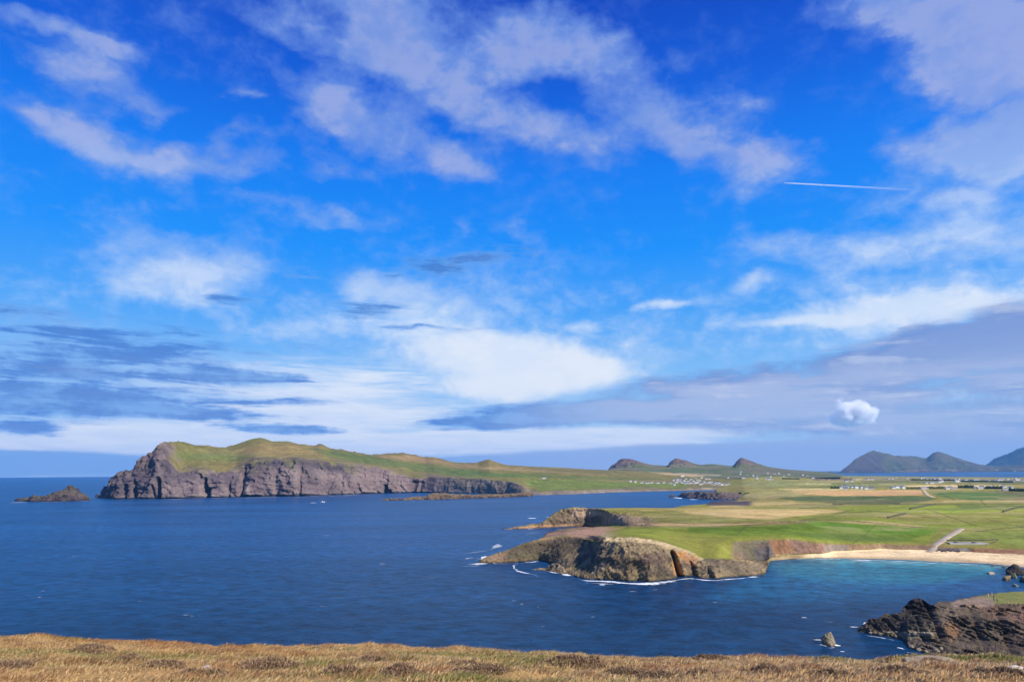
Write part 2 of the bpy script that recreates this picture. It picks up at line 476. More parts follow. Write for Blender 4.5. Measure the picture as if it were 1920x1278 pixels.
# ------------------------------------------------------------------ land colours (albedo)
GRASS = np.array([.115, .170, .034]); LUSH = np.array([.090, .175, .026]); OLIVE = np.array([.155, .150, .052])
STRAW = np.array([.36, .27, .115]); TAN = np.array([.30, .215, .10]); DKGREEN = np.array([.055, .100, .035])
SAND = np.array([.78, .58, .33]); EARTH = np.array([.27, .125, .06]); PALE = np.array([.36, .31, .21])
ROCKG = np.array([.135, .118, .092]); ROCKD = np.array([.050, .045, .042]); ROCKB = np.array([.17, .120, .080]); PINK = np.array([.30, .185, .14])
PURP = np.array([.17, .125, .125])

def haz(rows_base, k): return rows_base

def sea_rows(keys, cols, smooth=2):
    return at_z(cols, curve(keys, cols, 1, smooth), -0.4)

def displace(P, m, amp, scale, seed, stretch=(1, 1, 1), octaves=5, ridged=True):
    """push the surface along its own normal by noise; m = where (0..1)"""
    N = normals(P)
    out = np.sign((N * (np.array([0, 0, CAM_Z]) - P)).sum(-1, keepdims=True) + 1e-9)
    n = fbm(P, scale, octaves, seed, 0.55, ridged, stretch)
    return P + N * out * (amp * m * n)[..., None]

def face_up(P):
    N = normals(P)
    s = np.sign(N[..., 2].mean())
    return N * s

# ================================================================== SYBIL: the far headland across the water
def build_far_headland():
    cols = np.arange(184, 1432, 1.35)
    sky_k = [(184, 930), (190, 926), (197, 914), (205, 911), (213, 895), (222, 890), (228, 884), (240, 881), (247, 884), (254, 881.5), (259, 872), (264, 864), (272, 855), (277, 857), (285, 850), (290, 851),
             (298, 839), (306, 832), (312, 829), (330, 827.5), (345, 828), (365, 834), (385, 834.5), (410, 838), (425, 838), (445, 832), (470, 823), (488, 820), (500, 823), (510, 827), (540, 826.5),
             (560, 832), (588, 835), (598, 833), (606, 834), (620, 840), (650, 845), (680, 850.5), (700, 852.5), (720, 850.5), (755, 848.5), (780, 853), (797, 857), (812, 856), (832, 861), (850, 866), (880, 867.5), (897, 866.5),
             (908, 862.5), (917, 860.5), (926, 864), (940, 869), (955, 871.5), (1000, 874), (1050, 876), (1100, 879), (1145, 881), (1200, 883), (1290, 886), (1350, 889), (1432, 892)]
    rim_k = [(184, 931), (197, 922), (210, 908), (228, 896), (254, 892), (280, 872), (300, 852), (312, 846), (320, 868), (332, 884), (341, 891), (360, 885), (378, 880), (422, 882), (443, 880), (462, 869), (478, 860), (528, 859),
             (617, 866), (671, 871), (710, 877), (757, 889), (772, 895), (794, 894), (867, 895), (919, 899), (950, 901.5), (968, 906), (980, 911), (993, 920), (1010, 921.5), (1050, 919.5), (1100, 918.5), (1150, 917), (1200, 917.5), (1250, 917.5), (1278, 917), (1300, 915.5), (1390, 914), (1432, 913)]
    wat_k = [(184, 932.5), (193, 934), (215, 935), (300, 935), (400, 933), (480, 931.5), (560, 930.5), (640, 928), (700, 925.5), (760, 924), (800, 923.5), (880, 925), (950, 926.5), (985, 928), (1011, 928.5), (1066, 927), (1110, 925), (1155, 923), (1274, 920), (1300, 919.5), (1432, 918)]
    off_k = [(184, 12), (215, 30), (250, 60), (290, 90), (320, 180), (345, 320), (400, 460), (480, 600), (560, 640), (700, 700), (900, 900), (1000, 1100), (1290, 1700), (1432, 2100)]
    W = at_z(cols, curve(wat_k, cols, 1, 1.5), -1.0)
    Dw = W[:, 1]
    gk = np.exp(-0.5 * (np.arange(-70, 71) / 24.0) ** 2); gk /= gk.sum()
    Dws = np.convolve(np.pad(Dw, 70, mode='edge'), gk, mode='valid')
    rim_y = curve(rim_k, cols, 1, 2.0)
    wat_y = curve(wat_k, cols, 1, 1.5)
    h = (wat_y - rim_y) * Dw / FOCAL
    Rm = at_depth(cols, rim_y, np.maximum(Dws * .5 + Dw * .5, Dw) + 14 + 0.42 * np.maximum(h, 0))
    Mid = W * 0.5 + Rm * 0.5
    Mid[:, 1] -= 0.10 * h
    SkyY = curve(sky_k, cols, 1, 0.8)
    off = curve(off_k, cols, 1, 6)
    Sk = at_depth(cols, SkyY, np.maximum(Dws + off, Rm[:, 1] + 8))
    Sl = Rm * 0.55 + Sk * 0.45
    Sl[:, 2] += -0.04 * (Sk[:, 2] - Rm[:, 2])
    dip = np.minimum(np.maximum(off * 0.9, 120), 900)
    zb = np.minimum(-2.0, Sk[:, 2] * 0 - 2)
    Bk1 = at_world(cols, Sk[:, 1] + dip * 0.35, Sk[:, 2] * 0.72 - 3)
    Bk = at_world(cols, Sk[:, 1] + dip, zb)
    P = loft([W, Mid, Rm, Sl, Sk, Bk1, Bk], [44, 44, 34, 40, 8, 8])
    rowk = np.concatenate([np.linspace(0, 1, 44, endpoint=False), np.linspace(1, 2, 44, endpoint=False), np.linspace(2, 3, 34, endpoint=False), np.linspace(3, 4, 40, endpoint=False), np.linspace(4, 5, 8, endpoint=False), np.linspace(5, 6, 9)])[:, None]
    rowk = rowk + 0 * cols[None]
    X0 = cols[None] + 0 * rowk
    cliff = (1 - sstep(1.85, 2.12, rowk)) * sstep(0, 0.12, rowk)
    crag = (1 - sstep(314, 336, X0 + 22 * fbm(P, 50, 3, 5) + 10 * (rowk - 3))) * (1 - sstep(4.2, 4.6, rowk))
    rockm = np.maximum(cliff, crag)
    low = (1 - 0.82 * sstep(960, 1010, X0)) * (1 - .62 * sstep(770, 810, X0))
    # buttresses, gullies and broken faces of several sizes, none of them regular
    Q = P + 26 * np.stack([fbm(P, 60, 3, 15), fbm(P, 60, 3, 16), fbm(P, 60, 3, 17)], -1)
    out = np.array([-.12, -.97, .22])
    P = P + out * (rockm * low * (20 * fbm(Q, 130, 3, 3, .5, True, (1, .6, .35)) + 12 * fbm(Q, 48, 4, 9, .55, True, (1, .8, .5)) + 8 * fbm(Q, 16, 4, 10, .6, False, (1, 1, .7))))[..., None]
    ledge = (P[..., 2] / 17 + 1.3 * fbm(Q, 70, 3, 19) + P[..., 0] / 260) % 1.0
    P = P - out * (rockm * low * 2.4 * (ledge - .5))[..., None]
    edge = sstep(1.6, 1.95, rowk) * (1 - sstep(2.05, 2.5, rowk))
    P[..., 2] += edge * 7 * fbm(P, 60, 3, 21) * low
    # sea caves and deep clefts
    for cx, wd, dp, top in ((302, 5, 45, .95), (292, 3, 22, .7), (385, 5, 40, 1.5), (391, 3.5, 30, .8), (376, 4, 18, 1.8), (430, 3, 14, 1.3), (455, 4, 20, 1.9), (724, 3.5, 32, .8), (733, 4, 20, .35), (776, 7, 30, 1.7), (789, 4, 22, 1.6), (254, 4, 25, 1.6), (238, 4, 20, 1.4), (520, 5, 12, 1.6), (565, 4, 12, 1.7), (640, 4, 12, 1.6)):
        g = np.exp(-((X0 - cx - 4 * (rowk - 0.5)) / wd) ** 2) * (1 - sstep(top * 0.7, top, rowk))
        P[..., 1] += g * dp
    slope = sstep(2.0, 2.4, rowk) * (1 - crag)
    P[..., 2] += slope * (1 - sstep(3.85, 4.0, rowk)) * (5 * fbm(P, 140, 4, 31) + 2.0 * fbm(P, 30, 3, 35))
    knob = np.exp(-((rowk - 4) / 0.10) ** 2) * sstep(300, 340, X0)
    P[..., 2] += knob * np.maximum(0, fbm(P, 26, 3, 41) - 0.05) * 7 * (1 - sstep(930, 960, X0))
    N = face_up(P)
    X, Y = project(P)
    n1 = fbm(P, 120, 4, 51); n2 = fbm(P, 34, 4, 52, stretch=(1, 1, .4)); n3 = fbm(P, 14, 3, 53)
    # grass cover
    C = np.zeros(P.shape)
    C[:] = np.array([.185, .165, .070])
    t = sstep(-.2, .35, n1)[..., None]
    C = C * (1 - t) + np.array([.150, .155, .058]) * t
    L = [([(450, 842), (500, 832), (600, 836), (640, 862), (560, 850), (470, 850)], [.26, .205, .10], 6, .75),
         ([(330, 850), (430, 852), (520, 858), (610, 862), (700, 872), (760, 884), (640, 866), (500, 846), (420, 845)], [.25, .215, .10], 4, .7),
         ([(335, 846), (420, 848), (470, 854), (450, 864), (380, 862), (330, 860)], [.125, .165, .058], 5, .8),
         ([(560, 838), (640, 846), (720, 858), (830, 866), (760, 866), (640, 858)], [.075, .125, .045], 4, .8),
         ([(600, 850), (720, 862), (900, 882), (960, 892), (860, 886), (740, 876), (660, 866)], [.100, .150, .055], 4, .8),
         ([(700, 855), (780, 853), (860, 870), (980, 878), (900, 877), (760, 864)], [.28, .205, .125], 3, .8),
         ([(840, 876), (940, 876), (1060, 884), (1140, 890), (1000, 884)], [.30, .235, .14], 2, .7),
         ([(760, 880), (900, 884), (1020, 890), (1130, 896), (1020, 895), (860, 893)], [.085, .150, .045], 3, .85),
         ([(940, 876), (1060, 878), (1160, 884), (1150, 890), (1040, 884)], [.14, .13, .07], 2, .6),
         ([(980, 898), (1080, 898), (1200, 902), (1290, 906), (1290, 914), (1100, 916), (1000, 918)], [.135, .200, .050], 3, .8),
         ([(1060, 894), (1150, 894), (1240, 898), (1150, 899)], [.10, .155, .05], 2, .7),
         ([(1120, 900), (1220, 899), (1300, 902), (1220, 904)], [.24, .20, .12], 2, .6),
         ([(1215, 885), (1290, 887), (1350, 891), (1300, 893), (1230, 888)], [.42, .34, .22], 1.3, .85),
         ([(1288, 915.5), (1320, 914.6), (1370, 915), (1398, 916.5), (1398, 918.5), (1340, 919), (1290, 919.5)], [.62, .56, .44], 1.0, .95)]
    wx, wy = X + 14 * fbm(P, 60, 3, 61), Y + 2.2 * fbm(P, 50, 3, 62)
    C = paint(C, wx, wy, L)
    C *= np.array([1.06, .96, .74]) * (1 + .26 * n3 + .22 * n2)[..., None]
    # rock
    rk = np.zeros(P.shape); rk[:] = [.145, .108, .108]
    tt = sstep(-.2, .35, n2)[..., None]
    rk = rk * (1 - tt) + np.array([.205, .155, .142]) * tt
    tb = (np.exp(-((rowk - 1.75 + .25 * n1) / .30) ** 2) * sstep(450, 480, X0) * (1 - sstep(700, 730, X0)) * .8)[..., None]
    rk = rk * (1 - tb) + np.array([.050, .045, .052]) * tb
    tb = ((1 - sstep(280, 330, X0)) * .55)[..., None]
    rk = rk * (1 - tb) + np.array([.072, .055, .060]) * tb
    dk = sstep(.05, .45, fbm(P, 70, 4, 71))[..., None]
    rk = rk * (1 - .55 * dk) + np.array([.07, .058, .066]) * .55 * dk
    gr = (sstep(.0, .35, fbm(P, 46, 4, 73)) * sstep(0.9, 1.5, rowk) * sstep(440, 500, X0) * (1 - sstep(700, 760, X0)))[..., None]
    rk = rk * (1 - .6 * gr) + np.array([.13, .125, .06]) * .6 * gr
    pl = (sstep(640, 690, X0) * (1 - sstep(760, 775, X0)))[..., None]
    rk = rk * (1 - .5 * pl) + np.array([.225, .165, .145]) * .5 * pl
    sp = sstep(800, 860, X0)[..., None]
    rk = rk * (1 - .6 * sp) + (np.array([.185, .158, .110]) * (1 + .5 * n3[..., None])) * .7 * sp
    base = (1 - sstep(0.10, 0.26, rowk + .12 * n3))[..., None]
    rk = rk * (1 - .5 * base) + np.array([.21, .175, .16]) * .5 * base
    wet = (1 - sstep(0.05, 0.11, rowk))[..., None]
    rk = rk * (1 - .75 * wet) + np.array([.03, .03, .035]) * .75 * wet
    steep = 1 - sstep(.45, .72, N[..., 2] + .15 * n3)
    lip = 1 - sstep(1.78, 2.22, rowk + .55 * n2 + .35 * n1)
    patchy = sstep(.02, .3, fbm(P, 40, 4, 81)) * (1 - sstep(2.2, 2.8, rowk)) * sstep(330, 350, X0) * (1 - sstep(900, 960, X0))
    tops = knob * sstep(.05, .2, fbm(P, 26, 3, 41)) * .7
    rocky = np.clip(np.maximum(np.maximum(lip, crag * (1 - .3 * sstep(.6, .8, N[..., 2]))), np.maximum(.6 * patchy, tops)), 0, 1)[..., None]
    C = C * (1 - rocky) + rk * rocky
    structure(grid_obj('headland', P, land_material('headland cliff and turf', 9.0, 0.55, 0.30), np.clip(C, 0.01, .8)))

build_far_headland()

# ================================================================== COAST: near headlands, bay, beach and the plain behind
def build_coast():
    cols = np.arange(893, 2130, 1.3)
    K0 = [(893, 1056), (905, 1056.5), (930, 1056), (962, 1055), (985, 1053), (1011, 1050.5), (1022, 1053), (1035, 1060), (1048, 1069), (1060, 1076.5), (1075, 1080), (1101, 1086), (1142, 1087), (1180, 1090.5), (1217, 1091.5),
          (1240, 1089), (1259, 1087), (1285, 1082), (1299, 1080), (1319, 1085), (1340, 1086), (1358, 1083), (1398, 1081), (1425, 1079), (1436, 1076), (1442, 1052), (1480, 1048.5), (1528, 1047), (1587, 1048), (1697, 1051.5), (1762, 1055.5), (1850, 1058.5), (1900, 1064), (1950, 1069), (2130, 1085)]
    K2 = [(893, 1056, -1), (900, 1050, 2), (904, 1047, 3), (927, 1038, 6), (955, 1029, 9), (983, 1018, 13), (1019, 1009, 15.5), (1042, 1005.5, 16), (1060, 1004, 17), (1080, 1006, 17.6), (1095, 1010, 18.4), (1122, 1017, 21.6), (1152, 1016, 23.6), (1180, 1016, 24), (1217, 1019, 23), (1240, 1023, 21.6), (1265, 1029, 18.5), (1299, 1037, 13.6),
          (1317, 1047, 9.5), (1348, 1047, 10), (1388, 1049, 9), (1414, 1053, 7), (1427, 1062, 4), (1435, 1072, 1.3), (1442, 1050, .3), (1480, 1046, 1.6), (1528, 1043, 2.2), (1566, 1035.5, 2.6), (1653, 1030.8, 2.8), (1741, 1032.8, 2.8), (1806, 1035.4, 2.8), (1872, 1039.5, 2.8), (1920, 1043, 2.8), (2130, 1062, 2.8)]
    K3 = [(893, 1052, -2), (904, 1052, -2), (927, 1043, -2), (955, 1034, -2), (983, 1022, -2), (1019, 1008, 0), (1060, 1000, 12), (1100, 1002, 18), (1122, 1007.5, 24), (1152, 1004.5, 26.3), (1180, 1004, 26.7), (1217, 1008, 25.3), (1240, 1013, 23), (1265, 1021, 19.5), (1299, 1033, 14.4),
          (1317, 1040, 11.6), (1348, 1043, 10.6), (1372, 1047, 6), (1388, 1049, 1), (1414, 1050, .5), (1436, 1050, 0), (1442, 1047, 1.8), (1480, 1044, 3), (1528, 1040, 3.4), (1566, 1033.5, 3.6), (1653, 1029.6, 3.5), (1741, 1031.2, 3.5), (1806, 1033.6, 3.5), (1872, 1037.6, 3.5), (1920, 1041, 3.5), (2130, 1060, 3.6)]
    K4 = [(893, 1010, -2.2), (955, 1005, -2.2), (1019, 996, -2.2), (1060, 990, -1.5), (1100, 987, -.8), (1124, 986, 2), (1161, 988, 14), (1180, 991, 20), (1217, 994, 21), (1240, 997, 21), (1265, 1001, 20), (1299, 1009, 18), (1317, 1014, 17), (1348, 1013.5, 17), (1372, 1011.5, 17),
          (1400, 1009, 17), (1445, 1006.5, 17.5), (1480, 1007.5, 17), (1510, 1010.5, 15.5), (1560, 1016.5, 10.5), (1600, 1017.5, 9.5), (1650, 1020, 8), (1700, 1020.5, 7.7), (1741, 1023, 7.2), (1806, 1027, 6.6), (1860, 1026.5, 6.6), (1920, 1029, 6.5), (2130, 1045, 6.5)]
    K5 = [(893, 1000, -2.4), (955, 993, -1), (985, 991, -.3), (1019, 987, .8), (1049, 985.5, .8), (1090, 984.5, 1), (1124, 982.5, 3), (1161, 983, 12), (1180, 985, 19), (1217, 986, 20), (1299, 992, 20), (1372, 994, 20), (1480, 994, 19), (1560, 1000, 14.5), (1650, 1003, 12.5), (1741, 1005, 11.5), (1806, 1008, 10.5), (1920, 1010, 9.8), (2130, 1024, 9.8)]
    K6 = [(893, 997, -2.5), (955, 991, 0), (985, 987, 2), (1010, 983, 4), (1019, 979, 6), (1030, 971, 12), (1045, 960, 19.5), (1060, 954.5, 23), (1077, 953, 25), (1105, 957, 23), (1127, 960, 22), (1161, 961.5, 22), (1199, 963, 22), (1240, 970, 22), (1299, 978, 22), (1372, 982, 22), (1480, 985, 21), (1560, 990, 17.5), (1650, 991, 15.5), (1741, 993, 14.5), (1920, 996, 13.5), (2130, 1009, 13.5)]
    K7 = [(893, 993, -3), (955, 988, -3), (1010, 981, -3), (1030, 972, 0), (1045, 962, 10), (1060, 954, 21.5), (1077, 952.3, 24.5), (1105, 952.5, 24), (1127, 952, 24), (1161, 951.3, 24), (1199, 951.3, 24), (1240, 952, 23.5), (1299, 955, 23.5), (1372, 960, 24), (1480, 965, 23), (1560, 970, 20.5), (1650, 972, 19.5), (1741, 974, 18.5), (1920, 978, 17.5), (2130, 990, 17.5)]
    K8 = [(893, 988, -4), (955, 983, -4), (1010, 976, -4), (1030, 971, -4), (1060, 960, -4), (1077, 956, -4), (1161, 953, -4), (1240, 953, -4), (1262, 952, -2), (1285, 949, 19), (1322, 946.5, 19), (1372, 946, 21), (1480, 948, 22), (1560, 950, 21), (1650, 952, 20.5), (1741, 954, 20), (1920, 958, 19.5), (2130, 968, 19.5)]
    K9 = [(893, 975, -4.5), (1060, 952, -4.5), (1161, 949, -4.5), (1262, 949, -4), (1285, 947.5, -2), (1322, 945, -.2), (1336, 940.5, 1), (1372, 940, 2.5), (1409, 940, 4.5), (1480, 935, 18), (1560, 935.5, 20), (1741, 938, 21), (1920, 941, 21), (2130, 950, 21)]
    K10 = [(893, 965, -5), (1060, 945, -5), (1262, 944, -5), (1322, 940, -3), (1336, 937, -2), (1380, 937, -1), (1395, 935.5, 6), (1420, 930, 14), (1480, 925, 20), (1560, 924, 22), (1741, 924.5, 22), (1920, 926, 22), (2130, 934, 22)]
    K11 = [(893, 955, -5), (1262, 936, -5), (1320, 930, -4), (1336, 928, -2), (1370, 921, 8), (1395, 917, 18), (1480, 912, 22), (1560, 910, 23.5), (1741, 908.5, 22), (1920, 908.5, 20), (2130, 914, 20)]
    K12 = [(893, 948, -6), (1262, 928, -6), (1320, 924, -6), (1345, 917, 2), (1370, 909, 13), (1395, 904, 24), (1480, 899, 30), (1560, 898.5, 25), (1741, 898, 15), (1920, 898, 12), (2130, 903, 12)]
    K13 = [(893, 940, -7), (1262, 922, -7), (1320, 918, -7), (1345, 910, 8), (1370, 900, 24), (1395, 894, 40), (1480, 890.5, 34), (1560, 891.2, 8), (1620, 891.6, 2), (1741, 893, 1), (1920, 894.5, 1), (2130, 899, 1)]
    def row(K, s=3.0):
        return at_z(cols, curve(K, cols, 1, s), curve(K, cols, 2, s))
    C0 = at_z(cols, curve(K0, cols, 1, 1.6), -0.5)
    C2 = row(K2, 2.2)
    mono = [C0]
    rows = [row(K, s) for K, s in ((K3, 3), (K4, 3), (K5, 4), (K6, 2.5), (K7, 4), (K8, 5), (K9, 3), (K10, 3), (K11, 3), (K12, 4), (K13, 4))]
    C1 = C0 * 0.5 + C2 * 0.5
    hgt = np.maximum(C2[:, 2], 0)
    C1[:, 2] = C2[:, 2] * np.interp(cols, [893, 1000, 1180, 1300, 1436, 1442, 2130], [.40, .45, .62, .52, .5, .5, .5])
    f1 = np.interp(cols, [893, 1040, 1080, 1280, 1310, 2130], [.40, .40, .34, .34, .38, .38])
    C1[:, 1] = C0[:, 1] * (1 - f1) + C2[:, 1] * f1
    k1 = [(1000, 1035, 5.5), (1020, 1037, 5.2), (1035, 1043, 4.6), (1049, 1046, 5.4), (1060, 1041, 7.2), (1075, 1031, 10.6), (1095, 1022, 14.6), (1112, 1019, 18)]
    x1 = row(k1, 2)
    w1 = (sstep(996, 1012, cols) * (1 - sstep(1100, 1116, cols)))[:, None]
    C1 = C1 * (1 - w1) + x1 * w1
    allr = [C0, C1, C2] + rows
    for i in range(1, len(allr)):                      # each line lies behind the one before it
        gap = 0.6 if i < 3 else 2.5
        short = allr[i][:, 1] < allr[i - 1][:, 1] + gap
        allr[i][short] = at_world(cols[short], allr[i - 1][short, 1] + gap, allr[i][short, 2])
    last = at_world(cols, allr[-1][:, 1] + 500, -8.0)
    allr.append(last)
    cnt = [26, 26, 22, 30, 20, 26, 18, 22, 18, 16, 16, 14, 12, 6]
    P = loft(allr, cnt)
    rk = np.concatenate([np.linspace(i, i + 1, n, endpoint=False) for i, n in enumerate(cnt)] + [[len(cnt)]])
    RK = rk[:, None] + 0 * cols[None]; X0 = cols[None] + 0 * RK
    P = blur_rows(P, 96, 6)
    # where it is rock
    front = (1 - sstep(1.8, 2.25, RK)) * (1 - sstep(1432, 1444, X0))
    front = np.maximum(front, (1 - sstep(2.55, 2.95, RK)) * sstep(1105, 1130, X0) * (1 - sstep(1290, 1312, X0)))
    front = np.maximum(front, (1 - sstep(2.75, 3.1, RK)) * sstep(1372, 1392, X0) * (1 - sstep(1438, 1446, X0)))
    pinkshelf = (1 - sstep(3.9, 4.2, RK)) * sstep(1.9, 2.2, RK) * (1 - sstep(1120, 1170, X0)) * 0.6
    bank = sstep(2.95, 3.05, RK) * (1 - sstep(3.85, 4.02, RK)) * sstep(1352, 1385, X0)
    rear = sstep(4.7, 5.0, RK) * (1 - sstep(5.9, 6.5, RK)) * (1 - sstep(1200, 1250, X0))
    cove = sstep(7.7, 8.05, RK) * (1 - sstep(9.0, 9.5, RK)) * sstep(1318, 1330, X0) * (1 - sstep(1400, 1418, X0))
    big = front * np.interp(X0, [893, 930, 1050, 1180, 1300, 1436], [.45, .75, .9, 1, .8, .6])
    bankamp = bank * np.interp(X0, [1370, 1500, 1560, 1620, 2130], [1, .9, .45, .3, .3])
    rmask = np.clip(big + 1.3 * rear + 1.0 * pinkshelf + .5 * bankamp, 0, 1.4)
    Q = P + 5 * np.stack([fbm(P, 14, 3, 98), fbm(P, 14, 3, 99), fbm(P, 14, 3, 100)], -1)
    out = np.array([-.15, -.85, .45])
    P = P + out * (rmask * (1.7 * fbm(Q, 26, 3, 101, .5, True, (1, .8, .8)) + 2.0 * fbm(Q, 9, 4, 107, .55, True) + 1.5 * fbm(Q, 3.6, 4, 109, .6)))[..., None]
    # slabs dipping across the face of the front headland
    sd = P @ np.array([-0.42, 0.25, 0.86])
    saw = (sd / 2.6 + 0.6 * fbm(P, 12, 3, 113)) % 1.0
    P += out * (big * (saw - .5) * 2.2)[..., None]
    for cx, wd, dp, top in ((1272, 4, 14, 1.9), (1196, 14, 2.5, .9), (1300, 4, 4, 1.3), (1330, 4, 3, 1.2)):
        g = np.exp(-((X0 - cx + 9 * (RK - .5)) / wd) ** 2) * (1 - sstep(top * .75, top, RK)) * front
        P[..., 1] += g * dp
    P[..., 2] += np.exp(-((RK - 6.05) / .5) ** 2) * sstep(1020, 1032, X0) * (1 - sstep(1150, 1200, X0)) * 2.2 * np.abs(fbm(P, 12, 4, 119))
    inland = sstep(4.1, 4.6, RK) * (1 - rear) * (1 - sstep(12.0, 13.0, RK)) * (P[..., 2] > 3)
    P[..., 2] += inland * (0.5 * fbm(P, 40, 3, 121) + 1.4 * fbm(P, 180, 2, 123) * sstep(6, 8, RK))
    turf = sstep(2.1, 2.6, RK) * (1 - sstep(3.9, 4.2, RK)) * sstep(1150, 1200, X0) * (1 - bank)
    P[..., 2] += turf * .35 * fbm(P, 14, 3, 125)
    N = face_up(P); X, Y = project(P)
    n0 = fbm(P, 90, 4, 131); n1 = fbm(P, 22, 4, 132); n2 = fbm(P, 6, 4, 133); n3 = fbm(P, 2.2, 3, 134)
    # ---- fields
    C = np.zeros(P.shape); C[:] = [.155, .168, .042]
    t = sstep(-.2, .3, n0)[..., None]; C = C * (1 - t) + np.array([.205, .180, .062]) * t
    G1 = [.155, .190, .034]; G2 = [.082, .140, .018]; G3 = [.140, .205, .026]; BRT = [.185, .240, .036]; ST = [.40, .31, .15]; TN = [.33, .245, .125]; DG = [.060, .095, .040]; OL = [.185, .180, .066]
